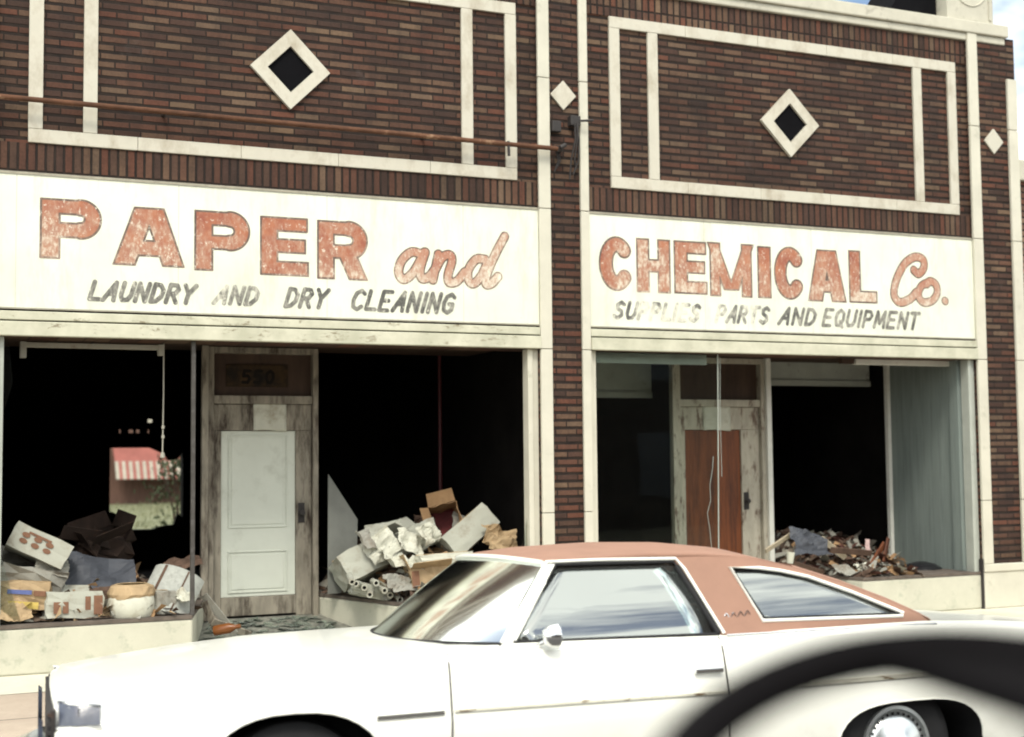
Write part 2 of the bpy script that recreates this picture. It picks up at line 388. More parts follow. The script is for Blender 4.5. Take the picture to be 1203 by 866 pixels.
for x0, x1 in ((.44, 4.985), (5.485, 9.945)):
    g = MB(); g.box(x0, x1, 0, .30, 2.80, TOP); bp(g, 'parapet_wall', M_brick)
    for z0, z1 in ((4.07, 4.297), (5.915, TOP-.004)):
        g = MB(); g.box(x0+.002, x1-.002, -.010, 0, z0, z1); bp(g, 'soldier_course', M_sold)
def ring_rect(g, x0, x1, z0, z1, w, y0, y1, inner):
    n_ = 5
    for k in range(n_):
        a, b = x0+(x1-x0)*k/n_, x0+(x1-x0)*(k+1)/n_
        g.box(a+.0015, b-.0015, y0, y1, z0, z0+w); g.box(a+.0015, b-.0015, y0, y1, z1-w, z1)
    for a in (x0, x1-w): g.box(a, a+w, y0, y1, z0+w+.002, z1-w-.002)
    for a in inner: g.box(a, a+w, y0, y1, z0+w+.002, z1-w-.002)
for x0, x1, inner in ((.68, 4.79, (1.086, 4.265)), (5.732, 9.80, (6.136, 9.243))):
    g = MB(); ring_rect(g, x0, x1, 4.303, 5.91, .106, -.028, 0, inner); bp(g, 'panel_trim', M_tile, bevel=.004)
for cx, cz in ((2.735, 5.088), (7.715, 5.082)):
    ro, ri = .338, .196
    g = MB(); o_ = [(0, -ro), (ro, 0), (0, ro), (-ro, 0)]; i_ = [(0, -ri), (ri, 0), (0, ri), (-ri, 0)]
    for k in range(4):
        j = (k+1) % 4
        g.prism([(cx+o_[k][0], cz+o_[k][1]), (cx+o_[j][0], cz+o_[j][1]), (cx+i_[j][0], cz+i_[j][1]), (cx+i_[k][0], cz+i_[k][1])], -.034, 0)
    d = bp(g, 'diamond_surround', M_tile)
    g = MB(); g.prism([(cx+q[0]*.99, cz+q[1]*.99) for q in i_], -.008, -.001); bp(g, 'dark_tile', M_black, d)
for cx in (.18, 5.243, 10.27):
    g = MB(); r = .135; g.prism([(cx, 5.11-r), (cx+r*.95, 5.11), (cx, 5.11+r), (cx-r*.95, 5.11)], -.05, -.03); bp(g, 'diamond_tile', M_tile, bevel=.003)
M_coping = plain('grey cream coping', (.48, .46, .38), .85, .12, 5, (.22, .20, .16), 6, .58, .75)
g = MB(); g.box(-.1, 10.50, -.075, .40, TOP+.08, TOP+.21); g.box(-.1, 10.47, -.045, .38, TOP+.002, TOP+.078); bp(g, 'coping', M_coping, bevel=.012)
# parapet end block with a scroll
g = MB(); g.box(9.72, 10.34, -.03, .34, TOP+.212, TOP+.95)
blk = bp(g, 'parapet_block', M_coping, bevel=.015)
g = MB()
g.tube([(10.03+.22*math.cos(a), -.032, TOP+.60+.22*math.sin(a)) for a in np.linspace(math.pi*1.02, math.pi*1.98, 18)], .009, 8)
g.box(10.27, 10.30, -.045, -.03, TOP+.25, TOP+.93)
bp(g, 'scroll_ornament', M_coping, blk, smooth=40)
g = MB(); g.prism([(9.05, TOP+.212), (9.70, TOP+.212), (9.70, TOP+.72), (9.40, TOP+.72)], .12, .7); bp(g, 'roof_hatch', M_black)
# lintels
for x0, x1 in ((.44, 4.985), (5.485, 9.945)):
    g = MB(); g.box(x0+.002, x1-.002, -.058, 0, 2.925, 2.992); l = bp(g, 'lintel', M_lintel, bevel=.006)
    g = MB(); g.box(x0+.002, x1-.002, -.075, 0, 2.802, 2.912); bp(g, 'lintel_moulding', M_lintel, l, bevel=.006)
    g = MB(); g.box(x0+.002, x1-.002, -.012, 0, 2.912, 3.006); bp(g, 'shadow_gap', M_darkiron, l)
# window jambs at the pilasters
for x0, x1 in ((.442, .53), (4.875, 4.983), (5.487, 5.56), (9.85, 9.943)):
    g = MB(); w = x1-x0
    g.box(x0, x0+w*.45, -.02, .10, .62, 2.80); g.box(x0+w*.45+.003, x1, .0, .08, .62, 2.80); bp(g, 'window_jamb', M_greypaint if x0 < 1 or x0 > 9 else M_stone, bevel=.006)
g = MB(); g.box(9.925, 9.944, -.05, -.0, .25, .75); bp(g, 'joint_gap', M_darkiron)
# bulkheads and display floors (splayed entries)
def bulk(pts, name='bulkhead'):
    g = MB(); g.prismz(pts, .25, .595); b = bp(g, name, M_bulk, bevel=.015)
    cx = sum(p[0] for p in pts)/len(pts); cy = sum(p[1] for p in pts)/len(pts)
    g = MB(); g.prismz([(cx+(x-cx)*.996, y-.004 if y < 0.1 else y*.998) for x, y in pts], .597, .625); bp(g, 'sill', M_darkiron if False else M_floor, b)
bulk([(.442, -.02), (1.95, -.02), (2.27, 1.20), (2.27, 1.62), (.442, 1.62)])
bulk([(3.72, -.02), (4.983, -.02), (4.983, 1.62), (3.30, 1.62), (3.30, 1.20)])
bulk([(5.487, -.02), (6.85, -.02), (7.04, 1.20), (7.04, 1.62), (5.487, 1.62)])
bulk([(8.45, -.02), (9.943, -.02), (9.943, 1.62), (8.13, 1.62), (8.13, 1.20)])
# entry ramps
for pts in ([(1.95, -.02), (3.72, -.02), (3.30, 1.20), (2.27, 1.20)], [(6.85, -.02), (8.45, -.02), (8.13, 1.20), (7.04, 1.20)]):
    g = MB(); zz = [.262, .262, .44, .44]
    g.add([(p[0], p[1], z) for p, z in zip(pts, zz)]+[(p[0], p[1], .2) for p in pts], [(0, 1, 2, 3), (7, 6, 5, 4), (0, 4, 5, 1), (1, 5, 6, 2), (2, 6, 7, 3), (3, 7, 4, 0)])
    bp(g, 'entry_floor', M_entry)
# soffit
g = MB(); g.box(.442, 4.983, .30, 1.7, 2.86, 2.92); g.box(5.487, 9.943, .30, 1.7, 2.86, 2.92); bp(g, 'soffit', M_brownwood)
# shell
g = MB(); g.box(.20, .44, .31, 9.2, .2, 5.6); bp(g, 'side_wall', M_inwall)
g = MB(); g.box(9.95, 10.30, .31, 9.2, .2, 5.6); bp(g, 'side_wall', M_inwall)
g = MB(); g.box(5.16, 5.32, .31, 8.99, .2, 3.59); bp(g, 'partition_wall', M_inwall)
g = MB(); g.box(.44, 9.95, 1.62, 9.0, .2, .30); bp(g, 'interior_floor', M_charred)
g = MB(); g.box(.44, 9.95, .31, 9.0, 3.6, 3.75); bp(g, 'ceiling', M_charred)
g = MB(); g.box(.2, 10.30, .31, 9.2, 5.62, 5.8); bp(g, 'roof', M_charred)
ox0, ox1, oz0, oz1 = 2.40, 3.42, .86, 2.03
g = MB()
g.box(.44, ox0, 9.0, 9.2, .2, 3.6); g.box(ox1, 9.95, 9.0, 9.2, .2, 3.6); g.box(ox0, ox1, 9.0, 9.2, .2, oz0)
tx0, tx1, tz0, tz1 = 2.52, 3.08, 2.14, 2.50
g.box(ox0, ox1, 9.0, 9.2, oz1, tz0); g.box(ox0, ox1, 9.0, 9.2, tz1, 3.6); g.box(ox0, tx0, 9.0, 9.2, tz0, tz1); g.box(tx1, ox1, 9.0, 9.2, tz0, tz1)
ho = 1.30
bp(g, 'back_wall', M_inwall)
g = MB()
for k in range(4): g.box(tx0+k*.14+(.03, .06, .01, .05)[k], tx0+k*.14+(.135, .10, .12, .14)[k], 9.02, 9.08, tz0, tz1)
for z, q in ((2.14, .10), (2.29, .10), (2.44, .06)): g.box(tx0, tx1, 9.03, 9.07, z, z+q)
g.box(tx0, tx0+.30, 9.01, 9.029, 2.36, 2.5); g.box(tx0+.42, tx1, 9.01, 9.029, tz0, 2.30)
bp(g, 'window_bars', M_charred)
for pl_ in ([(ox0, oz0), (ox0+.32, oz0), (ox0+.30, oz0+.14), (ox0+.2, oz0+.17), (ox0+.05, oz0+.26), (ox0, oz0+.27)],
 [(ox0+.55, oz0+1.17), (ox0+.75, oz0+1.08), (ox0+.82, oz0+.98), (ox0+.95, oz0+1.0), (ox1, oz0+1.1), (ox1, oz1), (ox0+.55, oz1)],
 [(ox0+.62, oz0), (ox1, oz0), (ox1, oz0+.16), (ox0+.95, oz0+.22), (ox0+.9, oz0+.06), (ox0+.7, oz0+.04)]):
    g = MB(); g.prism(pl_, 9.03, 9.1); bp(g, 'burnt_board', M_charred)
# door assemblies
def door(x0, x1, right):
    z0, z1 = .44, 2.345; Y = 1.20
    fr = M_woodpale if right else M_woodold
    D = None
    g = MB()
    pl, pr = (x0+.125, x0+.80) if not right else (x0+.125, x0+.80)
    g.box(x0+.055, pl-.002, Y-.01, Y+.05, z0, 2.105); g.box(pr+.002, x1-.055, Y-.01, Y+.05, z0, 2.105)
    g.box(x0+.055, x1-.055, Y-.012, Y+.05, 2.107, 2.34); g.box(pl, pr, Y-.01, Y+.05, z0+.02, .622)
    D = bp(g, 'door', fr, bevel=.004)
    g = MB()
    if not right:
        g.box(pl, pr, Y+.012, Y+.04, .625, 2.103)
        for a, b in ((.66, 1.03), (1.235, 2.07)):
            # raised mouldings of the two panels
            xa, xb = pl+.065, pr-.075
            for q in ((xa, xb, a, a+.012), (xa, xb, b-.012, b), (xa, xa+.012, a+.013, b-.013), (xb-.012, xb, a+.013, b-.013)): g.box(q[0], q[1], Y+.002, Y+.0115, q[2], q[3])
            g.box(xa+.03, xb-.03, Y+.006, Y+.0115, a+.03, b-.03)
        bp(g, 'door_panel', M_doorwhite, D, bevel=.003)
    else:
        g.box(pl, pr, Y+.012, Y+.04, .625, 2.103); bp(g, 'door_panel', M_redwood, D)
    g = MB(); hx = pr+.05
    g.lathe([(0, -.06), (.02, -.06), (.028, -.045), (.02, -.02), (.009, -.018), (.009, 0)], 16, Matrix.Translation((hx, Y-.012, 1.36)) @ Matrix.Rotation(R(-90), 4, 'X'))
    g.prism([(hx-.03, 1.27), (hx+.03, 1.27), (hx+.03, 1.45), (hx-.03, 1.45)], Y-.018, Y-.011)
    bp(g, 'door_handle', M_darkiron, D, smooth=40)
    g = MB()
    g.box(x0-.0, x0+.05, Y-.06, Y+.09, z0-.15, 2.855); g.box(x1-.05, x1, Y-.06, Y+.09, z0-.15, 2.855); g.box(x0+.051, x1-.051, Y-.04, Y+.09, 2.345, 2.42)
    g.box(x0+.051, x1-.051, Y-.06, Y+.09, 2.80, 2.855)
    bp(g, 'door_frame', fr, bevel=.005)
    g = MB(); g.box(x0+.051, x1-.051, Y+.02, Y+.05, 2.421, 2.799); tr = bp(g, 'transom', M_brownwood)
    return tr
tr1 = door(2.29, 3.29, False); tr2 = door(7.06, 8.14, True)
M_ochre = plain('dull ochre board', (.045, .026, .010), .9, .5, 8, (.014, .010, .007), 6, .42, .6)
g = MB(); g.box(2.46, 3.02, 1.205, 1.218, 2.50, 2.70); ob = bp(g, 'notice_board', M_ochre, tr1)
# metal posts at glass corners
for x, y, w, z0, m in ((1.955, .02, .017, .62, M_alum), (2.255, 1.13, .03, .44, M_woodold), (8.165, 1.13, .03, .44, M_whitetube), (7.03, 1.14, .03, .62, M_woodpale)):
    g = MB(); g.box(x-w, x+w, y-w, y+w, z0, 2.86 if y > .3 else 2.80); bp(g, 'corner_post', m, bevel=.006)
# shop glass, right bay left display
g = MB(); g.prism([(5.562, .628), (6.83, .628), (6.868, 2.80), (5.562, 2.80)], .03, .038); gp = bp(g, 'glass_pane', M_glass)
g = MB()
for pts in ([(838, 536), (837, 552), (834, 570), (835, 588), (831, 603), (834, 622), (836, 645)], [(846, 420), (846, 480), (848, 560)]):
    g.tube([at(x, y, .022) for x, y in pts], .0024, 6)
bp(g, 'crack', M_crack, gp)
g = MB(); g.tube([(6.832, .034, .63), (6.871, .034, 2.80)], .0065, 6); bp(g, 'pane_edge', M_greypaint, gp)
g = MB(); g.box(5.57, 6.80, .12, .17, 2.70, 2.795); bp(g, 'valance', M_greypaint)
# slivers of glass left in the empty frames
g = MB()
for poly in ([(.53, 2.2), (.60, 2.45), (.56, 2.80), (.53, 2.80)], [(.53, .63), (.68, .63), (.60, .9), (.53, 1.15)], [(4.87, .63), (4.87, 1.3), (4.80, .95), (4.70, .63)]):
    g = MB(); g.prism(poly, .03, .037); bp(g, 'glass_sliver', M_glass)
# right bay display fittings
g = MB(); g.box(9.845, 9.87, .11, 1.27, .626, 2.855)
for k in range(3): g.box(9.843, 9.8449, .40+k*.30, .404+k*.30, .63, 2.85)
g.box(9.815, 9.844, .111, .24, .63, 2.85)
bp(g, 'display_side_panel', M_paneling)
g = MB(); g.box(9.79, 9.835, 1.20, 1.25, .626, 2.86); bp(g, 'corner_post', M_whitetube)
g = MB(); g.box(8.2, 9.83, 1.55, 1.60, 2.60, 2.858); g.box(8.2, 9.83, 1.53, 1.549, 2.60, 2.66); bp(g, 'display_header', M_greypaint)
g = MB(); g.box(5.5, 7.0, 1.55, 1.60, 2.45, 2.858); g.box(5.5, 7.0, 1.53, 1.549, 2.45, 2.51); bp(g, 'display_header', M_greypaint)
g = MB(); g.box(5.9, 7.0, 1.28, 1.60, .86, .90); bp(g, 'display_shelf', M_whitetube)
# ------------------------------------------------------------------ neighbouring building
N = thing('brick_building', 'lower red brick building with grey coping at the far right edge', 'building', (12.5, 0, .25))
g = MB(); g.box(10.605, 16, -.0, 6, .70, 4.72); g.build('wall', M_brick2, N, org=(12.5, 0, .25))
g = MB(); g.box(10.603, 16.05, -.05, 6, 4.722, 4.95); g.build('coping', M_coping, N, org=(12.5, 0, .25), bevel=.015)
g = MB(); g.box(10.605, 16, -.04, 6, .25, .699); g.build('base_course', M_stone, N, org=(12.5, 0, .25), bevel=.01)
# ------------------------------------------------------------------ far side of the street: unseen row, put in to darken reflections in the glass
for k, (x0, x1, h, m, lab) in enumerate(((-16, 1.5, 6.2, M_brick3, 'red brick row building across the street behind the viewpoint, the western one'), (1.52, 19, 7.4, M_brick3, 'taller red brick row building across the street behind the viewpoint'), (19.02, 40, 5.4, M_brick3, 'lowest red brick row building across the street behind the viewpoint'))):
    o5 = ((x0+x1)/2, -25, 0); Q = thing('unseen_row_building', lab, 'building', o5)
    g = MB(); g.box(x0, x1, -33, -25, -.35, h); g.build('wall', m, Q, org=o5)
    g = MB(); g.box(x0+.01, x1-.01, -33, -24.8, h+.002, h+.3); g.build('cornice', M_coping, Q, org=o5, bevel=.02)
    n_ = int((x1-x0)/3)
    for i in range(n_):
        xa = x0+.6+i*(x1-x0-.6)/n_
        for z0, z1 in ((.5, 2.6), (4.0, h-.6)):
            if z1-z0 < .7: continue
            g = MB(); g.box(xa, xa+1.5, -24.98, -24.94, z0, z1); wq = g.build('window', M_brownwood, Q, org=o5)
            g = MB(); g.box(xa+.08, xa+1.42, -24.935, -24.925, z0+.08, z1-.08); g.build('pane', M_lamp, wq, org=o5)
# ------------------------------------------------------------------ lettering (signed distance + marching squares)
def f_box(a, b, hw):
    a, b = np.array(a, float), np.array(b, float); L = np.hypot(*(b-a)); u = (b-a)/L; c = (a+b)/2
    return lambda x, z: np.maximum(np.abs((x-c[0])*u[0]+(z-c[1])*u[1])-L/2, np.abs(-(x-c[0])*u[1]+(z-c[1])*u[0])-hw)
def f_poly(pts, hw):
    pts = np.array(pts, float)
    def f(x, z):
        d = np.full(x.shape, 9.)
        for a, b in zip(pts[:-1], pts[1:]):
            ab = b-a; t = np.clip(((x-a[0])*ab[0]+(z-a[1])*ab[1])/max(1e-9, ab@ab), 0, 1)
            d = np.minimum(d, np.hypot(x-a[0]-t*ab[0], z-a[1]-t*ab[1]))
        return d-hw
    return f
def f_arc(cx, cz, rx, rz, a0, a1, hw, n=28):
    return f_poly([(cx+rx*math.cos(R(a)), cz+rz*math.sin(R(a))) for a in np.linspace(a0, a1, n)], hw)
def f_slant(x0, x1, H, hx): return lambda x, z: np.maximum(np.maximum(np.abs(x-(x0+(x1-x0)*z/H))-hx, -z), z-H)
def block(ch, W, H):
    s, h = .142, .057
    if ch in 'PR':
        rz = .32*H-h; cz = .68*H; rx = min(rz, W*.34); cx = W-rx-h*1.1
        fs = [f_box((s/2, 0), (s/2, H), s/2), f_box((0, H-h), (cx, H-h), h), f_box((0, .36*H+h), (cx, .36*H+h), h), f_arc(cx, cz, rx, rz, -90, 90, h*1.12)]
        if ch == 'R': fs.append(f_slant(W-.078, W*.30, H*1.0, .080)); leg = fs.pop(); fs.append(lambda x, z, l=leg: np.maximum(l(x, z), z-.42*H))
    elif ch == 'A':
        fs = [f_slant(.080, W/2-.03, H, .084), f_slant(W-.080, W/2+.03, H, .084), f_box((.12, .30*H), (W-.12, .30*H), .062)]
    elif ch == 'E':
        fs = [f_box((s/2, 0), (s/2, H), s/2)]+[f_box((0, z), (W*q, z), h) for z, q in ((h, 1), (H*.51, .94), (H-h, .98))]
    elif ch == 'C':
        fs = [f_arc(W/2, H/2, W/2-.068, H/2-.066, 44, 316, .068)]
    elif ch == 'H':
        fs = [f_box((.064, 0), (.064, H), .064), f_box((W-.064, 0), (W-.064, H), .064), f_box((0, H*.5), (W, H*.5), .058)]
    elif ch == 'M':
        fs = [f_box((.056, 0), (.056, H), .056), f_box((W-.056, 0), (W-.056, H), .056), lambda x, z: np.maximum(f_slant(W/2, -.02+.05, H, .058)(x, z), .12*H-z), lambda x, z: np.maximum(f_slant(W/2, W-.03, H, .058)(x, z), .12*H-z)]
    elif ch == 'I': fs = [f_box((W/2, 0), (W/2, H), W/2)]
    elif ch == 'L': fs = [f_box((.068, 0), (.068, H), .068), f_box((0, h), (W, h), h)]
    return lambda x, z: np.minimum.reduce([f(x, z) for f in fs])
def glyph_mesh(mb, f, x0, x1, z0, z1, y, res, off=0., shift=(0, 0)):
    xs = np.arange(x0-.03, x1+.03+res, res); zs = np.arange(z0-.03, z1+.03+res, res)
    X, Z = np.meshgrid(xs, zs, indexing='ij'); V = f(X-shift[0], Z-shift[1])-off
    nx, nz = V.shape; ins = V < 0
    full = ins[:-1, :-1] & ins[1:, :-1] & ins[:-1, 1:] & ins[1:, 1:]
    some = (ins[:-1, :-1] | ins[1:, :-1] | ins[:-1, 1:] | ins[1:, 1:]) & ~full
    for j in range(nz-1):
        i = 0
        while i < nx-1:
            if full[i, j]:
                k = i
                while k < nx-1 and full[k, j]: k += 1
                mb.add([(xs[i], y, zs[j]), (xs[k], y, zs[j]), (xs[k], y, zs[j+1]), (xs[i], y, zs[j+1])], [(0, 1, 2, 3)]); i = k
            else: i += 1
    for i, j in np.argwhere(some):
        c = [(i, j), (i+1, j), (i+1, j+1), (i, j+1)]; out = []
        for a, b in zip(c, c[1:]+c[:1]):
            va, vb = V[a], V[b]
            if va < 0: out.append((xs[a[0]], y, zs[a[1]]))
            if (va < 0) != (vb < 0):
                t = va/(va-vb); out.append((xs[a[0]]+t*(xs[b[0]]-xs[a[0]]), y, zs[a[1]]+t*(zs[b[1]]-zs[a[1]])))
        if len(out) > 2: mb.add(out, [tuple(range(len(out)))])
SK = {
 'A': [[(0, 0), (.5, 1), (.62, 0)], [(.2, .36), (.58, .36)]], 'L': [[(.06, 1), (.06, .03), (.62, .03)]], 'U': [[(.05, 1), (.05, .28), (.2, .03), (.5, .06), (.64, .3), (.64, 1)]],
 'N': [[(.05, 0), (.05, 1), (.62, 0), (.62, 1)]], 'D': [[(.05, 0), (.05, 1), (.38, .95), (.62, .68), (.6, .3), (.36, .04), (.05, 0)]], 'R': [[(.05, 0), (.05, 1), (.45, .97), (.6, .75), (.45, .5), (.05, .48)], [(.3, .48), (.64, 0)]],
 'Y': [[(.02, 1), (.34, .52), (.34, 0)], [(.68, 1), (.34, .52)]], 'C': [[(.64, .84), (.42, 1), (.14, .86), (.04, .5), (.14, .12), (.42, 0), (.64, .16)]], 'E': [[(.6, 1), (.06, 1), (.06, 0), (.6, 0)], [(.06, .52), (.5, .52)]],
 'I': [[(.1, 0), (.1, 1)]], 'G': [[(.64, .84), (.42, 1), (.14, .86), (.04, .5), (.14, .12), (.42, 0), (.64, .16), (.64, .46), (.4, .46)]], 'S': [[(.58, .86), (.36, 1), (.1, .84), (.16, .6), (.5, .44), (.58, .2), (.34, 0), (.04, .14)]],
 'P': [[(.05, 0), (.05, 1), (.45, .97), (.6, .74), (.45, .48), (.05, .46)]], 'T': [[(.0, 1), (.66, 1)], [(.33, 1), (.33, 0)]], 'Q': [[(.34, 1), (.08, .8), (.04, .45), (.2, .04), (.46, .04), (.64, .4), (.6, .8), (.34, 1)], [(.4, .28), (.68, -.08)]],
 'M': [[(.03, 0), (.1, 1), (.4, .25), (.7, 1), (.78, 0)]],
 '5': [[(.55, 1), (.1, 1), (.06, .56), (.4, .6), (.58, .36), (.44, .04), (.06, .06)]], '0': [[(.32, 1), (.08, .8), (.04, .45), (.2, .04), (.44, .04), (.6, .4), (.56, .8), (.32, 1)]]}
ADV = {'I': .42, 'M': 1.02, 'L': .84}
def casual(mb, word, x0, x1, z0, z1, y, hw=.0175, slant=.30, res=.0045):
    H = z1-z0; tot = sum(ADV.get(c, .92) for c in word)-.24; k = (x1-x0-slant*H)/tot; x = x0
    for c in word:
        for st in SK[c]:
            pts = [(x+p[0]*k+slant*H*p[1], z0+p[1]*H) for p in st]
            xx = [p[0] for p in pts]
            glyph_mesh(mb, f_poly(pts, hw), min(xx), max(xx), z0, z1, y, res); y -= .00025
        x += ADV.get(c, .92)*k
def smooth_path(pts, n=8):
    P = [np.array(p, float) for p in pts]; P = [2*P[0]-P[1]]+P+[2*P[-1]-P[-2]]; out = []
    for i in range(1, len(P)-2):
        for t in np.linspace(0, 1, n, endpoint=(i == len(P)-3)):
            a, b, c, d = P[i-1:i+3]
            out.append(.5*((2*b)+(c-a)*t+(2*a-5*b+4*c-d)*t*t+(3*b-a-3*c+d)*t**3))
    return out
def sign(x0, x1, label, blocks, scripts, words, worn):
    org = ((x0+x1)/2, 0, 3.01)
    g = MB(); g.box(x0, x1, -.034, -.003, 3.012, 4.064)
    s = g.build('shop_sign', M_sign, org=org); tag(s, label, 'sign')
    g = MB(); y = -.034
    for q in ((x0, x1, 4.046, 4.066), (x0, x1, 3.008, 3.02)): g.box(q[0], q[1], -.042, -.0345, q[2], q[3])
    g.build('sign_edge', plain('grey sign edging', (.30, .28, .22), .7, .3, 9), s, org=org)
    # each painted letter a mesh: dark outline layer below, red layer above
    for ch, a, b, z0, z1 in blocks:
        f = block(ch, b-a, z1-z0); g = MB()
        glyph_mesh(g, f, a, b, z0, z1, -.0352, .006, .006, (a, z0)); g.m = 1
        glyph_mesh(g, f, a, b, z0, z1, -.0362, .006, -.011, (a, z0))
        g.build('letter', [M_edge, M_red], s, org=org)
    g = MB()
    for pts, hw in scripts:
        q = [at(x, yy, -.036) for x, yy in pts]; q = [(p.x, p.z) for p in q]
        q = smooth_path(q) if len(q) > 2 else q
        xx = [p[0] for p in q]; zz = [p[1] for p in q]; f = f_poly(q, hw)
        scripts_y = -.0352-.0003*len(g.v) % .001
        g.m = 0; glyph_mesh(g, f, min(xx)-hw, max(xx)+hw, min(zz)-hw, max(zz)+hw, -.0352-.0002*scripts.index((pts, hw)), .006, .004)
        g.m = 1; glyph_mesh(g, f, min(xx)-hw, max(xx)+hw, min(zz)-hw, max(zz)+hw, -.0372-.0002*scripts.index((pts, hw)), .006, -.008)
    g.build('script_lettering', [M_edge, M_script], s, org=org)
    for w, a, b, z0, z1 in words:
        g = MB(); casual(g, w, a, b, z0, z1, -.0354); g.build('lettering', M_blk2 if w in worn else M_blk, s, org=org)
    return s
Z7 = lambda pts: [(320+x/3.342, 230+y/3.342) for x, y in pts]
Z8 = lambda pts: [(680+x/2.3, 240+y/2.3) for x, y in pts]
sign(.44, 4.983, 'white painted sign with worn red PAPER and above LAUNDRY AND DRY CLEANING',
     [('P', .778, 1.226, 3.41, 3.87), ('A', 1.323, 1.864, 3.385, 3.845), ('P', 1.952, 2.392, 3.37, 3.85), ('E', 2.484, 2.883, 3.357, 3.835), ('R', 2.963, 3.392, 3.345, 3.83)],
     [(Z7([(585, 228), (545, 222), (508, 255), (496, 300), (515, 328), (550, 305), (580, 255), (597, 222)]), .040), (Z7([(600, 222), (580, 290), (588, 325), (615, 318), (640, 285)]), .040),
      (Z7([(652, 230), (640, 285), (630, 330)]), .040), (Z7([(635, 300), (665, 245), (695, 232), (705, 255), (690, 310), (695, 340), (725, 335), (755, 300)]), .040),
      (Z7([(835, 250), (800, 250), (770, 290), (770, 330), (790, 345), (820, 315), (845, 260)]), .040), (Z7([(912, 160), (880, 220), (845, 300), (838, 345), (860, 345), (885, 318)]), .040)],
     [('LAUNDRY', 1.135, 1.967, 3.10, 3.24), ('AND', 2.103, 2.484, 3.107, 3.243), ('DRY', 2.682, 3.058, 3.10, 3.248), ('CLEANING', 3.242, 4.192, 3.096, 3.255)], ())
sign(5.487, 9.943, 'white painted sign with worn red CHEMICAL Co. above SUPPLIES PARTS AND EQUIPMENT',
     [('C', 5.590, 5.945, 3.355, 3.845), ('H', 5.978, 6.329, 3.351, 3.845), ('E', 6.375, 6.726, 3.355, 3.845), ('M', 6.763, 7.225, 3.345, 3.85), ('I', 7.297, 7.443, 3.347, 3.84), ('C', 7.485, 7.84, 3.345, 3.85), ('A', 7.878, 8.32, 3.338, 3.843), ('L', 8.367, 8.701, 3.341, 3.855)],
     [(Z8([(905, 178), (918, 188), (932, 172), (930, 150), (908, 143), (880, 162), (858, 205), (852, 245), (868, 265), (895, 256), (912, 238)]), .044),
      (Z8([(950, 208), (925, 222), (918, 248), (932, 265), (955, 260), (968, 240), (965, 218), (950, 208), (940, 216)]), .042), (Z8([(989, 261), (990.5, 262)]), .04)],
     [('SUPPLIES', 5.723, 6.661, 3.10, 3.247), ('PARTS', 6.81, 7.432, 3.10, 3.25), ('AND', 7.519, 7.977, 3.10, 3.253), ('EQUIPMENT', 8.026, 9.231, 3.10, 3.256)], ('SUPPLIES', 'PARTS'))
g = MB(); casual(g, '550', 2.60, 2.90, 2.535, 2.645, 1.2035, .014, .1); g.build('lettering', M_charred, tr1, org=OB)
# ------------------------------------------------------------------ pipe, bracket, notices, fixtures
P = thing('iron_pipe', 'long rusty iron pipe running level across the left brick panel', 'pipe', (2.5, -.13, 4.61))
g = MB(); g.tube([(x, -.13+.004*math.sin(x*3), 4.612-.004*(x-.4)) for x in np.linspace(-1.2, 5.14, 30)], .021, 10); g.build('pipe', M_rust, P, org=(2.5, -.13, 4.61), smooth=50)
for x in (1.7, 3.9):
    g = MB(); g.tube([(x, -.13, 4.607-.004*(x-.4)), (x, .0, 4.61)], .014, 8); g.build('bracket', M_darkiron, P, org=(2.5, -.13, 4.61))
g = MB(); g.tube([(4.66, -.13, 4.62), (4.665, -.13, 4.49)], .014, 8); g.build('hook', M_darkiron, P, org=(2.5, -.13, 4.61))
g = MB(); g.tube([(5.13, -.13, 4.593), (5.18, -.1, 4.60), (5.19, -.03, 4.60)], .03, 10); g.tube([(5.155, -.15, 4.60), (5.21, -.15, 4.63)], .02, 8); g.build('end_fitting', M_darkiron, P, org=(2.5, -.13, 4.61), smooth=50)
K = thing('cable_bracket', 'black electrical bracket with frayed hanging cables on the middle pilaster', 'bracket', (5.29, -.05, 4.6))
g = MB(); g.box(5.112, 5.20, -.09, -.03, 4.76, 4.86); g.build('junction_box', M_darkiron, K, org=(5.29, -.05, 4.6), bevel=.008)
g = MB(); g.box(5.29, 5.39, -.10, -.03, 4.83, 4.92); g.tube([(5.38, -.12, 4.87), (5.50, -.14, 4.88)], .012, 8); g.build('bracket_arm', M_darkiron, K, org=(5.29, -.05, 4.6), bevel=.008)
g = MB()
for k in range(3):
    x = 5.33+.016*k; g.tube([(x, -.10, 4.85), (x+.02*math.sin(k*2), -.11, 4.70), (x-.03*math.cos(k*3), -.075, 4.52), (x-.04+.02*k, -.06, 4.34+.05*(k % 3))], .008, 6)
for k in range(2):
    x = 5.15+.02*k; g.tube([(x, -.07, 4.6), (x+.02, -.08, 4.5), (x-.01, -.06, 4.4+.03*k)], .007, 6)
g.build('cable', M_darkiron, K, org=(5.29, -.05, 4.6), smooth=50)
def notice(x0, x1, z0, z1, y, label):
    org = ((x0+x1)/2, y, z0); n = 10; g = MB(); vs = []; fs = []
    for j in range(n+1):
        for i in range(n+1):
            u, v = i/n, j/n
            vs.append((x0+(x1-x0)*u, y-.004-.012*(1-v)**2*(1+math.sin(u*7))*.5-.008*math.exp(-((v-.62+.1*u)/.05)**2), z0+(z1-z0)*v+.006*math.sin(u*5)))
    for j in range(n):
        for i in range(n): a = j*(n+1)+i; fs.append((a, a+1, a+n+2, a+n+1))
    g.add(vs, fs); o = g.build('paper_notice', M_paper, org=org, smooth=60); tag(o, label, 'paper notice')
    s = o.modifiers.new('t', 'SOLIDIFY'); s.thickness = .002; return o
notice(2.70, 3.0, 2.105, 2.352, 1.186, 'blank white paper notice above the white door')
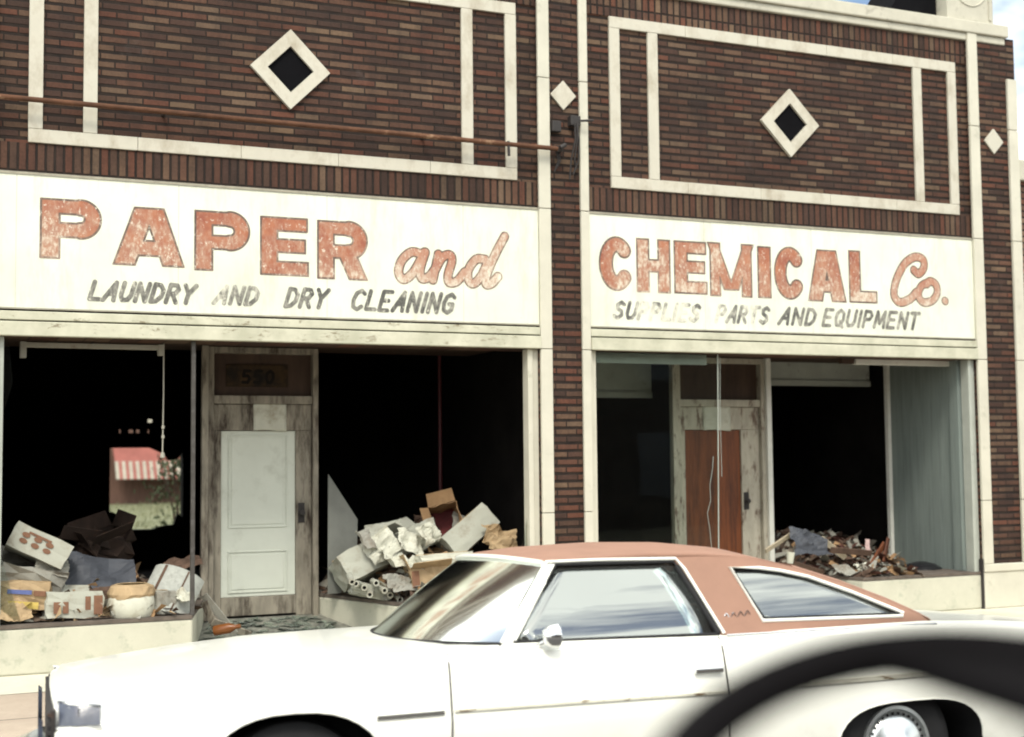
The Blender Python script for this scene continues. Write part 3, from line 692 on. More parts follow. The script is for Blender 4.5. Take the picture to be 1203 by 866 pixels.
notice(7.40, 7.73, 2.10, 2.352, 1.186, 'blank white paper notice above the red brown door')
F = thing('tube_light', 'bare white strip light fixture under the lintel of the far left window', 'light fixture', (1.2, .32, 2.75))
o3 = (1.2, .32, 2.75)
g = MB(); g.box(.68, 1.76, .29, .35, 2.745, 2.785); g.build('housing', M_dimenamel, F, org=o3, bevel=.006)
for x in (.66, 1.72): 
    g = MB(); g.box(x, x+.05, .285, .355, 2.66 if x < 1 else 2.70, 2.79); g.build('end_cap', M_dimenamel, F, org=o3, bevel=.006)
g = MB(); g.box(1.2, 1.22, .30, .34, 2.785, 2.86); g.build('hanger', M_darkiron, F, org=o3)
Cc = thing('pull_cord', 'thin pale pull cord hanging in the far left window', 'cord', (1.77, .36, 1.86))
g = MB(); g.tube([(1.775, .36, 2.86), (1.775, .36, 2.4), (1.77, .36, 1.90)], .006, 6); g.build('cord', M_dimenamel, Cc, org=(1.77, .36, 1.86))
g = MB()
for z in (2.10, 2.02):
    g = MB(); g.lathe([(0, 0), (.013, .006), (.013, .03), (0, .036)], 10, Matrix.Translation((1.773, .36, z))); g.build('cord_knob', M_dimenamel, Cc, org=(1.77, .36, 1.86), smooth=50)
g = MB(); g.lathe([(0, 0), (.02, .01), (.016, .05), (0, .055)], 10, Matrix.Translation((1.77, .36, 1.86))); g.build('cord_knob', M_dimenamel, Cc, org=(1.77, .36, 1.86), smooth=50)
F = thing('tube_light', 'pale strip light fixture above the right-hand display window by the blue grey panel', 'light fixture', (9.2, .25, 2.76))
g = MB(); g.box(8.62, 9.83, .22, .29, 2.745, 2.80); g.build('housing', M_whitetube, F, org=(9.2, .25, 2.76), bevel=.006)
g = MB(); g.box(8.45, 8.60, .22, .28, 2.75, 2.80); g.build('end_cap', M_brownwood, F, org=(9.2, .25, 2.76))
g = MB(); g.box(8.7, 8.74, .23, .28, 2.801, 2.86); g.box(9.6, 9.64, .23, .28, 2.801, 2.86); g.build('hanger', M_darkiron, F, org=(9.2, .25, 2.76))
M_poleRed = plain('dark red painted pole', (.055, .008, .010), .5, .3, 9)
g = MB(); g.tube([(4.70, 1.75, .30), (4.70, 1.75, 3.6)], .02, 10); o = g.build('support_pole', M_poleRed, org=(4.70, 1.75, .3), smooth=50); tag(o, 'thin dark red pole standing behind the heap of cartons', 'pole')
# ------------------------------------------------------------------ behind the building
gm = NT('grass'); p = gm.pos(); gm.bsdf(gm.ramp(gm.noise(p, 2.2, 6, .7), [(.3, (.11, .125, .065)), (.7, (.19, .19, .11))]), .9)
g = MB()
for k in range(9000):
    x, y = random.uniform(-6, 24), random.uniform(22, 34.5); h = random.uniform(.05, .16); gz = .42*max(0, (y-12)/22.5); a = random.uniform(0, 6.3); w = .02
    dx, dy = math.cos(a)*w, math.sin(a)*w
    g.add([(x-dx, y-dy, gz), (x+dx, y+dy, gz), (x+random.uniform(-.06, .06), y+random.uniform(-.06, .06), gz+h)], [(0, 1, 2)])
g.add([(-30, 12, 0), (50, 12, 0), (50, 34.9, .43), (-30, 34.9, .43)], [(0, 1, 2, 3)]); g.add([(-30, 12, 0), (50, 12, 0), (50, 12, -.36), (-30, 12, -.36)], [(3, 2, 1, 0)])
tag(g.build('grass', gm.m), kind='stuff')
H = thing('back_house', 'house with red and white striped awning seen through the rear opening of the left shop', 'house', (8, 35, -.3))
oh = (8, 35, -.3)
M_brownsiding = plain('brown siding', (.10, .055, .04), .85, .4, 5, st=(3, 1, .3)); M_darkred = plain('faded red', (.23, .08, .065), .8, .2, 3); M_awnwhite = plain('dingy awning canvas', (.30, .28, .23), .8, .25, 3)
g = MB(); g.box(2, 16, 35, 41, -.3, 4.2); g.build('wall', M_brownsiding, H, org=oh)
g = MB(); g.prism([(1.5, 4.2), (16.5, 4.2), (15, 6.2), (3, 6.2)], 34.6, 41.4); g.build('roof', M_charred, H, org=oh)
for k in range(4):
    g = MB(); x = 6.6+k*1.1; g.box(x, x+.6, 34.95, 35, 2.9, 3.7); w = g.build('window', M_darkred, H, org=oh)
    g = MB(); g.box(x+.1, x+.5, 34.93, 34.949, 3.0, 3.6); g.build('pane', M_awnwhite, w, org=oh)
g = MB(); z0, z1 = 1.25, 1.82
g.m = 1; g.add([(5.6, 34.9, 2.30), (12.5, 34.9, 2.30), (12.5, 34.3, z1), (5.6, 34.3, z1)], [(3, 2, 1, 0)])
n = 64
for k in range(n):
    a, b = 5.6+6.9*k/n, 5.6+6.9*(k+1)/n; g.m = k % 2
    g.add([(a, 34.3, z1), (b, 34.3, z1), (b, 33.9, z0), (a, 33.9, z0)], [(3, 2, 1, 0)])
aw = g.build('awning', [M_awnwhite, M_darkred], H, org=oh); sd = aw.modifiers.new('t', 'SOLIDIFY'); sd.thickness = .02
M_leaf = plain('dark leaves', (.040, .055, .022), .7, .4, 9)
SHX, SHY = at(212, 545, 14).x, 14.0
Sb = thing('shrub', 'dark leafy shrub half hiding the striped awning behind the left shop', 'shrub', (SHX, SHY, .05))
g = MB(); rn = random.Random(12)
for k in range(5):
    a = rn.uniform(0, 6.3); g.tube([(0, 0, 0), (.12*math.cos(a), .12*math.sin(a), .9), (.4*math.cos(a), .4*math.sin(a), 1.9)], [.03, .02, .008], 6)
g.build('stem', M_brownwood, Sb)
g = MB()
for c_ in range(26):
    cx_, cy_, cz_ = rn.gauss(0, .30), rn.gauss(0, .30), rn.uniform(.5, 2.25)
    for k in range(38):
        M = Matrix.Translation((cx_+rn.gauss(0, .12), cy_+rn.gauss(0, .12), cz_+rn.gauss(0, .11))) @ Euler((rn.uniform(0, 6), rn.uniform(0, 6), rn.uniform(0, 6))).to_matrix().to_4x4()
        g.add([(-.05, 0, 0), (0, -.022, .008), (.055, 0, 0), (0, .022, .008)], [(0, 1, 2, 3)], M)
g.build('foliage', M_leaf, Sb)
# ------------------------------------------------------------------ debris
def rubble(name, label, pts, zfun, n, mats, seed):
    rn = random.Random(seed); g = MB(); x0 = min(p[0] for p in pts); x1 = max(p[0] for p in pts); y0, y1 = .05, 1.55; N_ = 34
    vs = []; fs = []
    for j in range(N_+1):
        for i in range(N_+1):
            u, v = i/N_, j/N_; xl = np.interp(y0+(y1-y0)*v, [0, 1.2, 1.6], pts[0]); xr = np.interp(y0+(y1-y0)*v, [0, 1.2, 1.6], pts[1])
            x = xl+(xr-xl)*u; y = y0+(y1-y0)*v
            e = min(1, 6*u, 6*(1-u), 5*v+.1)
            vs.append((x, y, .627+e*max(.0, zfun(x, y)+rn.uniform(-.035, .035))))
    for j in range(N_):
        for i in range(N_): a = j*(N_+1)+i; fs.append((a, a+1, a+N_+2, a+N_+1))
    g.add(vs, fs)
    for k in range(n):
        v = rn.random()**1.3; u = rn.random(); y = y0+(y1-y0)*v
        x = np.interp(y, [0, 1.2, 1.6], pts[0])*(1-u)+np.interp(y, [0, 1.2, 1.6], pts[1])*u
        e = min(1, 6*u, 6*(1-u), 5*v+.1); z = .627+e*max(0, zfun(x, y))+.02
        g.m = rn.choices(range(1, len(mats)), [3, 2, 1.2, 1.2][:len(mats)-1])[0]
        w, h = rn.uniform(.02, .17), rn.uniform(.008, .045); M = Matrix.Translation((x, y, z)) @ Euler((rn.uniform(-.9, .9), rn.uniform(-.7, .7), rn.uniform(0, 6.3))).to_matrix().to_4x4()
        g.add([(-w, -h, 0), (w, -h, .01), (w*.8, h, rn.uniform(-.02, .03)), (-w, h*.8, .02)], [(0, 1, 2, 3)], M)
    o = g.build(name, mats, org=((x0+x1)/2, .5, .627)); tag(o, label, 'rubble', kind='stuff'); return o
PL = ((.54, .54, .54), (1.90, 2.2, 2.22)); PR_ = ((3.8, 3.36, 3.36), (4.86, 4.9, 4.9)); P4 = ((8.5, 8.2, 8.2), (9.08, 9.62, 9.7))
sm = [M_rubble, M_scrapdark, M_carton, M_greycart, M_paper]
zl = lambda x, y: .05+.10*max(0, 1-(x-.5)/1.0)+.28*max(0, y-.15)*max(0, 1.25-abs(x-.9)) 
zr = lambda x, y: .08+.36*max(0, y-.05)**.8*max(0.25, 1-abs(x-4.35)*.7)
z4 = lambda x, y: .03+.22*y**1.1*max(.3, 1-abs(x-8.7)*.5)
rubble('rubble', 'dark scraps of paper and card heaped on the far left display floor', PL, zl, 260, [M_rubble, M_scrapdark, M_carton, M_greycart, M_tan], 3)
rubble('rubble', 'mixed scraps of paper and card under the white cartons right of the white door', PR_, zr, 420, [M_rubble, M_scrapdark, M_carton, M_greycart, M_paper], 4)
rubble('rubble', 'brown splintered scraps covering the floor of the right-hand display', P4, z4, 420, [M_rubble, M_scrapdark, M_greycart, M_redscrap, M_carton], 5)
DN = {'n': 0}
def put(o, pos, rot): o.location = pos; o.rotation_euler = [R(a) for a in rot]; return o
def carton(size, mats, label, pos, rot, marks=None, flaps=0, dent=.012, name='carton', cat='carton', group=None):
    w, d, h = size; rn = random.Random(label); g = MB()
    # dented box as a subdivided shell
    bm = bmesh.new(); bmesh.ops.create_cube(bm, size=1)
    bmesh.ops.subdivide_edges(bm, edges=bm.edges[:], cuts=3, use_grid_fill=True)
    for v in bm.verts:
        v.co = Vector((v.co.x*w, v.co.y*d, (v.co.z+.5)*h))
        v.co += Vector((rn.uniform(-1, 1), rn.uniform(-1, 1), rn.uniform(-1, 1)))*dent*.5
    if flaps:
        bmesh.ops.delete(bm, geom=[f for f in bm.faces if f.calc_center_median().z > h*.96], context='FACES')
    me = bpy.data.meshes.new(name); bm.to_mesh(me); bm.free(); me.materials.append(mats)
    o = bpy.data.objects.new(name, me); COL.objects.link(o)
    if flaps:
        s = o.modifiers.new('t', 'SOLIDIFY'); s.thickness = .006; s.offset = 1
        for k, a in enumerate((0, 90, 180, 270)[:flaps]):
            L, half = (w, d/2) if k % 2 == 0 else (d, w/2)
            g = MB(); t = R(rn.uniform(20, 75)); M = Matrix.Rotation(R(a), 4, 'Z') @ Matrix.Translation((0, half, h))
            fl = min(w, d)*.48; g.add([(-L/2, 0, 0), (L/2, 0, 0), (L/2*.95, fl*math.cos(t), fl*math.sin(t)), (-L/2*.93, fl*math.cos(t), fl*math.sin(t)+.01)], [(0, 1, 2, 3)], M)
            q = g.build('flap', mats, o); q.modifiers.new('t', 'SOLIDIFY').thickness = .005
    else:
        g = MB(); g.box(-w*.5, w*.5, -.006, .006, h+.0045, h+.006+.004); g.build('tape_seam', M_tan, o)
    if marks:
        for (kind, u, v, a, b) in marks:
            g = MB(); y = -d/2-dent*.55-.001
            if kind == 'o': pl = [(u*w/2+a*w*math.cos(q), h*(.5+v/2)+b*h*math.sin(q)) for q in np.linspace(0, 2*math.pi, 17)[:-1]]
            else: pl = [(u*w/2-a*w, h*(.5+v/2)-b*h), (u*w/2+a*w, h*(.5+v/2)-b*h), (u*w/2+a*w, h*(.5+v/2)+b*h), (u*w/2-a*w, h*(.5+v/2)+b*h)]
            g.m = {'o': 0, 'r': 0, 'b': 1, 'y': 2}[kind]
            g.prism(pl, y-.001, y)
            g.build('print_or_shade_mark', [M_print_shade, M_blueprint, M_yellow], o)
    put(o, pos, rot); tag(o, label, cat, group); return o
def crumple(w, d, m, label, pos, rot, amp=.04, name='crumpled_paper', cat='paper', seed=0, folds=5, fold=None):
    rn = random.Random(seed+len(label)); N_ = 13; g = MB(); vs = []; fs = []
    F_ = [(rn.uniform(0, 6.3), rn.uniform(1.6, 4.6), rn.uniform(0, 6.3), rn.uniform(.3, 1)) for _ in range(folds)]
    for j in range(N_):
        for i in range(N_):
            u, v = i/(N_-1)-.5, j/(N_-1)-.5; z = 0
            for a, f, ph, q in F_: z += q*amp*abs(((u*math.cos(a)+v*math.sin(a))*f+ph) % 2-1)/folds*2
            if fold: z += fold*abs(u)**1.2
            vs.append((u*w+rn.uniform(-.006, .006), v*d+rn.uniform(-.006, .006), z+rn.uniform(-1, 1)*amp*.05))
    for j in range(N_-1):
        for i in range(N_-1): a = j*N_+i; fs.append((a, a+1, a+N_+1, a+N_))
    g.add(vs, fs); o = g.build(name, m); s = o.modifiers.new('t', 'SOLIDIFY'); s.thickness = .003
    put(o, pos, rot); tag(o, label, cat); return o
def board(size, m, label, pos, rot, name='board', cat='board', cut=None, group=None):
    w, d, h = size; g = MB()
    poly = cut or [(-w/2, -h/2), (w/2, -h/2), (w/2, h/2), (-w/2, h/2)]
    g.prism(poly, -d/2, d/2); o = g.build(name, m, bevel=.002); put(o, pos, rot); tag(o, label, cat, group); return o
def P3(x, y, Y): return at(x, y, Y)
# --- far left display
carton((.46, .30, .20), M_whitecart, 'white carton printed with brown ovals, tilted on top of the far left heap', P3(38, 657, .40), (-12, 27, -6),
       [('o', -.55+.42*i, .28-.5*j, .07, .10) for i in range(3) for j in range(2)] + [('r', -.1, .55, .2, .045)])
carton((.50, .34, .20), M_greycart, 'crushed grey carton directly under the oval-printed carton', P3(28, 694, .42), (4, 12, 8), flaps=2, dent=.05)
carton((.44, .30, .20), M_tan, 'tan carton with a blue and yellow printed side at the left window edge', P3(22, 714, .24), (0, 5, -6), [('b', 0, .35, .2, .08), ('y', -.1, -.62, .38, .13), ('r', .66, .3, .1, .1)], dent=.03)
crumple(.26, .22, M_tan, 'tan crumpled wrapper lowest at the left sill edge', P3(14, 716, .10), (60, 0, 10), .10, 'crumpled_wrapper', 'wrapper', 3)
carton((.42, .22, .20), M_whitecart, 'white carton with two brown printed columns beside the white sack', P3(84, 727, .16), (-8, 2, 8), [('r', -.66, -.2, .06, .22), ('r', -.35, -.2, .05, .22), ('r', .45, .1, .05, .26), ('r', .82, -.05, .08, .36)], dent=.02, flaps=1)
carton((.40, .28, .26), M_darkbox, 'scorched dark brown carton with open flaps at the back of the far left heap', P3(124, 662, 1.15), (10, -16, 25), flaps=4, dent=.09)
board((.34, .012, .12), M_darkbox, 'burnt flap of cardboard poking up behind the far left heap', P3(95, 628, .95), (25, 10, 20), 'cardboard_flap', 'cardboard')
crumple(.62, .5, M_greycloth, 'grey blue plastic sheet slumped behind the white sack', P3(112, 688, .55), (38, 4, 0), .14, 'plastic_sheet', 'plastic sheet', 5)
# white sack
W = thing('paper_sack', 'bright white sack with a torn brown top on the far left sill', 'sack', P3(154, 727, .16))
g = MB(); g.lathe([(0, 0), (.15, .0), (.175, .03), (.185, .10), (.175, .17), (.15, .215), (.10, .235), (0, .235)], 22, jit=.05); g.build('body', M_paper, W, smooth=60)
g = MB(); g.lathe([(.172, .165), (.182, .20), (.165, .255), (.12, .275)], 22, jit=.12); q = g.build('torn_rim', M_tan, W); q.modifiers.new('t', 'SOLIDIFY').thickness = .004
carton((.16, .16, .20), M_greycart, 'small pale carton squeezed between white sack and folded newspaper', P3(190, 724, .18), (0, 4, 12), dent=.02)
g = MB(); rg = []
for k in range(15):
    u = k/14; a = math.pi*(.10+.80*u); x, z = -.21*math.cos(a)*1.05, .14*math.sin(a)-.05
    nx_, nz_ = -math.cos(a), math.sin(a); th = .045
    rg.append([(x, -.21, z), (x, .21, z), (x-nx_*th, .20, z-nz_*th), (x-nx_*th, -.20, z-nz_*th)])
g.loft(rg)
o = g.build('newspaper', M_news, smooth=40, bevel=.004); nb = o
for u0, u1 in ((.26, .31), (.62, .645)):
    g = MB(); rg = []
    for u in np.linspace(u0, u1, 4):
        a = math.pi*(.10+.80*u); q = 1.016; x, z = -.21*math.cos(a)*1.05*q, .14*math.sin(a)*q-.05
        rg.append([(x, -.2, z), (x, .2, z)])
    g.loft(rg, closed=False); g.build('print_or_shade_mark', M_scrapdark, o)
put(o, P3(200, 698, .26), (52, 20, -20)); tag(o, 'folded newspaper bundle leaning at the right end of the far left sill', 'newspaper')
crumple(.14, .14, M_paper, 'small white paper wad below the newspaper bundle', P3(217, 708, .12), (20, 0, 0), .09, seed=9)
crumple(.30, .16, M_scrapdark, 'brown torn card strip on top of the newspaper bundle', P3(216, 668, .45), (30, -12, 0), .07, 'torn_card', 'cardboard', 12)
# --- display right of the white door
board((.34, .012, 1.0), M_panelgrey, 'grey green panel leaning upright beside the white door', P3(402, 628, .95), (-8, 0, 14), 'leaning_panel', 'panel', [(-.19, -.52), (.10, -.52), (.17, .13), (-.10, .55)])
carton((.50, .30, .26), M_whitecart, 'large off-white carton tipped on the heap beside the leaning panel', P3(436, 676, .62), (-26, -22, 8), dent=.02)
carton((.52, .26, .24), M_whitecart, 'long white carton slanting up at the right of the heap', P3(560, 638, .62), (-22, -36, 6), dent=.015)
carton((.30, .26, .22), M_whitecart, 'small white carton near the middle of the heap under the brown box', P3(494, 645, .72), (-14, -16, 20), dent=.03, flaps=2)
q = carton((.26, .36, .26), M_carton, 'open-ended brown carton with dark red inside standing atop the heap', P3(524, 622, 1.05), (72, -14, -14), dent=.03, flaps=3)
q.data.materials.append(M_oxred)
for f in q.data.polygons:
    if f.center.z < .01: f.material_index = 1
carton((.50, .26, .09), M_paper, 'flat white carton lying level in front of the heap', P3(520, 663, .40), (-6, -2, 2), dent=.015)
carton((.36, .28, .26), M_tan, 'torn tan carton with a dark gaping side low at the heap front', P3(506, 702, .30), (-6, -4, -8), dent=.05, flaps=3, marks=[('r', -.82, 0, .09, .42)])  # tall brown mark painted on the front stands for the gaping side's shade
for k, (x, y, w, h, rx, ry, sd) in enumerate(((448, 645, .30, .26, 55, -30, 1), (478, 640, .26, .22, 60, 20, 2), (462, 664, .32, .24, 35, 10, 3), (500, 628, .22, .18, 70, -15, 4), (427, 640, .22, .2, 50, 15, 5), (486, 672, .2, .2, 40, -20, 6))):
    lab = ['crumpled white sheet at the top left of the carton heap', 'crumpled white sheet under the small white carton', 'torn white sheet draped between tipped carton and flat carton', 'white sheet standing up left of the oxblood stained carton', 'pale curled sheet beside the leaning panel', 'torn white scrap hanging over the tan carton'][k]
    crumple(w, h, M_paper if k != 4 else M_greycart, lab, P3(x, y, .55 if k not in (2, 5) else .42), (rx, ry, 10*k), .09, 'crumpled_sheet', 'paper', sd, 4)
crumple(.36, .30, M_tan, 'crumpled tan paper bag at the right end of the heap', P3(583, 642, .45), (48, 14, 10), .14, 'paper_bag', 'paper bag', 4, 6)
carton((.44, .26, .10), M_whitecart, 'shallow pale carton under the cardboard tubes by the splayed sill', P3(440, 703, .45), (-4, 14, -12), dent=.03)
for k, (x, y) in enumerate(((420, 688), (428, 692), (440, 686), (448, 694), (436, 698), (458, 698), (412, 682), (466, 702))):
    g = MB(); M = Matrix.Rotation(R(90), 4, 'X')
    g.lathe([(.016, -.15), (.027, -.15), (.027, .15), (.016, .15), (.016, -.15)], 14, M)
    g.m = 1; g.lathe([(0, .12), (.016, .12)], 14, M); o = g.build('cardboard_tube', [M_whitecart, M_black], smooth=40)
    put(o, P3(x, y-2, .26+.03*(k % 3)), (-6+2*k, 0, -22+5*(k % 4))); tag(o, 'cardboard tube with a dark open end, one of eight spilling beside the leaning panel', 'cardboard tube', 'cardboard tubes beside the leaning panel')
crumple(.34, .3, M_scrapdark, 'dark brown torn carton side behind the heap near the red pole', P3(500, 628, 1.1), (70, 10, 15), .08, 'torn_card', 'cardboard', 31)
for k, (x, y, Y, w_, h_, rt, m, lab) in enumerate(((470, 690, .20, .30, .22, (35, 5, 20), M_greycart, 'grey flattened carton sheet low at the heap front beside the tubes'), (452, 628, .85, .34, .22, (60, -10, -15), M_whitecart, 'pale flattened carton sheet at the back left of the carton heap'), (545, 622, .95, .30, .24, (55, 25, 10), M_greycart, 'grey flattened carton sheet behind the long slanting carton'), (60, 668, .34, .26, .18, (50, 12, 5), M_greycart, 'grey torn sheet below the right end of the oval-printed carton'), (130, 700, .30, .30, .16, (48, -6, 0), M_scrapdark, 'dark brown torn sheet behind the white sack'))):
    crumple(w_, h_, m, lab, P3(x, y, Y), rt, .045, 'torn_sheet', 'cardboard', 40+k, 3)
# --- right-hand display
board((.44, .016, .05), M_plank, 'pale slat rising to the right at the left end of the right-hand display', P3(917, 636, .5), (20, -24, 8), 'plank', 'plank')
board((.34, .018, .055), M_plank, 'pale splintered plank sloping down through the middle of the right-hand rubble', P3(979, 644, .4), (25, 38, -6), 'plank', 'plank')
for k, (x, y, L, a, lab) in enumerate(((1000, 652, .5, 6, 'long dark brown board lying almost level across the rubble'), (1028, 660, .40, -48, 'dark brown board standing steeply near the black bag'), (950, 672, .42, 16, 'dark brown board sloping down just above the car roof'), (1040, 655, .34, -70, 'nearly upright dark red brown board at the right of the rubble'), (1006, 676, .36, -8, 'red brown board lying low along the right-hand sill'))):
    board((L, .02, .06), M_scrapdark if k % 2 == 0 else M_redwood, lab, P3(x, y-4, .30), (20, a, 5*k), 'plank', 'plank')
crumple(.40, .32, M_greycloth, 'grey blue crumpled plastic left of the pale splintered plank', P3(944, 646, .45), (50, 10, 0), .16, 'plastic_sheet', 'plastic sheet', 21, 6)
g = MB(); g.lathe([(0, 0), (.03, 0), (.042, .11), (.039, .11), (.028, .006), (0, .006)], 18); o = g.build('paper_cup', M_paper, smooth=40); put(o, P3(928, 662, .25), (0, 6, 0)); tag(o, 'white paper cup just above the car roof', 'cup')
crumple(.06, .14, plain('pale pink paper', (.5, .36, .34), .9, .1), 'small pale pink paper strip upright in the rubble', P3(1018, 642, .5), (75, 10, 0), .03, 'paper_strip', 'paper', 2)
crumple(.16, .12, M_paper, 'small white paper wad on the right-hand rubble by the sill', P3(1012, 671, .2), (30, 0, 0), .09, 'paper_wad', 'paper', 3)
crumple(.22, .14, M_greycart, 'grey torn card lying behind the right-hand sill', P3(990, 673, .2), (35, 0, 0), .09, 'torn_card', 'cardboard', 5)
g = MB(); g.lathe([(0, .02), (.17, .0), (.23, .04), (.22, .09), (.13, .15), (.05, .17), (0, .16)], 26, jit=.16); o = g.build('rubbish_bag', M_bagblack, smooth=70); put(o, P3(1083, 679, .55), (0, 0, 0)); tag(o, 'low black rubbish bag beside the blue grey panel', 'bag')
# --- entry
for k, (x, y, L, a, lab) in enumerate(((258, 722, .42, 52, 'grey splintered board leaning in the doorway corner, longest of three'), (248, 726, .30, 66, 'thin grey lath leaning steeply in the doorway corner'), (272, 738, .36, 22, 'grey board lying low across the doorway floor'))):
    board((L, .016, .06), M_woodold if k else M_greycart, lab, P3(x, y, .35), (28, a, 6*k), 'plank', 'plank')
g = MB(); g.lathe([(0, 0), (.04, 0), (.042, .02), (.042, .13), (.018, .18), (.018, .22), (0, .22)], 18); o = g.build('bottle', plain('amber bottle', (.16, .055, .015), .2, .2), smooth=40); put(o, P3(252, 741, .22), (80, 0, 60)); tag(o, 'amber brown bottle lying under the leaning boards in the doorway', 'bottle')
g = MB(); rn = random.Random(2)
for k in range(260):
    v = rn.random(); y = .03+1.1*v; xl, xr = 1.95+.32*y/1.2, 3.72-.42*y/1.2; x = xl+.05+(xr-xl-.1)*rn.random(); z = .262+.178*y/1.22+.006
    a = rn.uniform(0, 6.3); q = rn.uniform(.02, .09); M = Matrix.Translation((x, y, z+.006)) @ Euler((rn.uniform(-.25, .25), rn.uniform(-.25, .25), a)).to_matrix().to_4x4()
    g.add([(-q, -q*.3, 0), (q*.7, -q*.5, 0), (q*.9, q*.4, 0), (-q*.2, q*.6, 0)], [(0, 1, 2, 3)], M)
o = g.build('broken_glass', M_shard); o.modifiers.new('t', 'SOLIDIFY').thickness = .005; tag(o, 'greenish broken glass strewn over the doorway floor before the white door', 'broken glass', kind='stuff')
# ------------------------------------------------------------------ the car
CX = 3.2
CAR = thing('parked_car', 'long cream white two-door car with salmon vinyl roof in the foreground', 'car', (CX+.095, S+1.0, -.052), (R(-3.2), 0, R(-4.2)))
ST = [  # X, half width, bottom, crest z, centre z
 (.475, .92, .30, .825, .832), (.53, .955, .26, .858, .865), (.75, .975, .25, .885, .90), (1.1, .985, .24, .925, .94), (1.5, .995, .24, .955, .975), (1.9, 1.0, .24, .965, .985), (2.2, 1.0, .24, .97, .985), (2.36, 1.0, .24, .975, .975),
 (2.5, 1.0, .24, .98, .70), (3.0, 1.0, .24, .975, .62), (3.6, 1.0, .24, .965, .62), (4.1, 1.005, .24, .97, .62), (4.55, 1.005, .25, .975, .70), (4.78, 1.0, .26, .975, .975), (5.2, .99, .28, .955, .965), (5.6, .97, .32, .92, .935), (5.95, .94, .36, .88, .90), (6.02, .91, .40, .85, .86)]
def half(st):
    X, w, zb, zs, zc = st; cab = zc < .8
    h = [(0, zb), (w-.16, zb), (w-.06, zb+.05), (w-.02, zb+.18), (w-.004, .60), (w, .66), (w-.012, .72), (w-.04, zs-.10), (w-.062, zs-.035), (w-.10, zs), (w-.20, zs+.002), (w-.24, zc if cab else zs+.004), (.45, zc), (0, zc)]
    return h
def ringof(st):
    h = half(st); X = st[0]-CX
    nose = .02 if st[0] < .6 else 0
    return [(X-nose*(1-(abs(y)/1.0)**2), -y, z) for y, z in h]+[(X-nose*(1-(abs(y)/1.0)**2), y, z) for y, z in h[-2:0:-1]]
g = MB(); rings = [ringof(s) for s in ST]; g.loft(rings)
n = len(rings[0]); nf = 0
for i in range(len(rings)-1):
    for k in range(n):
        if ST[i][4] < .8 or ST[i+1][4] < .8:
            if k in (10, 11, 12, 13, 14, 15): g.mi[nf] = 2
        nf += 1
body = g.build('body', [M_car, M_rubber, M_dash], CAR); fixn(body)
def superell(cx, cz, a, b, e, nn=40): return [(cx-CX+a*math.copysign(abs(math.cos(t))**(2/e), math.cos(t)), cz+b*math.copysign(abs(math.sin(t))**(2/e), math.sin(t))) for t in np.linspace(0, 2*math.pi, nn, endpoint=False)]
cut = MB()
AR = [superell(1.46, .34, .43, .405, 2.5), superell(4.61, .28, .455, .31, 3.0)]
for ar in AR:
    for y0, y1 in ((-1.2, -.62), (.62, 1.2)): cut.prism(ar, y0, y1)
co = cut.build('cutter', [M_rubber], CAR); fixn(co)
bmod = body.modifiers.new('b', 'BOOLEAN'); bmod.object = co; bmod.operation = 'DIFFERENCE'; bmod.solver = 'EXACT'
try: bmod.material_mode = 'TRANSFER'
except Exception: pass
bpy.context.view_layer.update()
dg = bpy.context.evaluated_depsgraph_get(); me = bpy.data.meshes.new_from_object(body.evaluated_get(dg))
body.modifiers.clear(); body.data = me
bpy.data.objects.remove(co)
for p_ in me.polygons: p_.use_smooth = True
me.set_sharp_from_angle(angle=R(24))
def body_y(X, z):
    i = max(k for k in range(len(ST)) if ST[k][0] <= X) if X > ST[0][0] else 0; j = min(i+1, len(ST)-1)
    t = 0 if i == j else (X-ST[i][0])/(ST[j][0]-ST[i][0])
    def yy(s): h = half(s)[1:10]; return np.interp(z, [q[1] for q in h], [q[0] for q in h])
    return yy(ST[i])*(1-t)+yy(ST[j])*t
def strip(X0, X1, z0, z1, h0, h1, name, m, out=.012, nn=24, sides=(-1, 1), parent=None):
    for sd in sides:
        g = MB(); rg = []
        for X in np.linspace(X0, X1, nn):
            t = (X-X0)/(X1-X0); zc = z0+(z1-z0)*t; h = (h0+(h1-h0)*t)/2; y = body_y(X, zc)
            rg.append([(X-CX, sd*(y-.01), zc-h), (X-CX, sd*(y+out), zc-h*.7), (X-CX, sd*(y+out), zc+h*.7), (X-CX, sd*(y-.01), zc+h)])
        g.loft(rg); fixn(g.build(name, m, parent or CAR))
# side mouldings
strip(2.18, 3.555, .706, .700, .017, .017, 'side_moulding', M_trimrust)
strip(3.575, 5.30, .700, .72, .026, .03, 'side_moulding', M_trimrust)
strip(1.82, 2.13, .700, .703, .024, .024, 'fender_moulding', M_chrome)
# door (seams and handle)
for sd in (-1, 1):
    g = MB()
    for X0, lean in ((2.165, .015), (3.565, 0)):
        g.tube([(X0+lean*(z-.6)-CX, sd*(body_y(X0, z)+.0005), z) for z in np.linspace(.30, .955, 14)], .0045, 6)
    g.tube([(X-CX, sd*(body_y(X, .30)+.0005), .30) for X in np.linspace(2.16, 3.565, 12)], .0045, 6)
    d = g.build('door', M_darkiron, CAR)
    g = MB(); y = body_y(3.46, .80)
    g.box(3.39-CX, 3.54-CX, sd*(y+.012) if sd > 0 else sd*(y+.03), sd*(y+.03) if sd > 0 else sd*(y+.012), .795, .818); g.box(3.40-CX, 3.42-CX, min(sd*y, sd*(y+.012)), max(sd*y, sd*(y+.012)), .797, .816); g.box(3.51-CX, 3.53-CX, min(sd*y, sd*(y+.012)), max(sd*y, sd*(y+.012)), .797, .816)
    g.build('door_handle', M_chrome, d, bevel=.004)
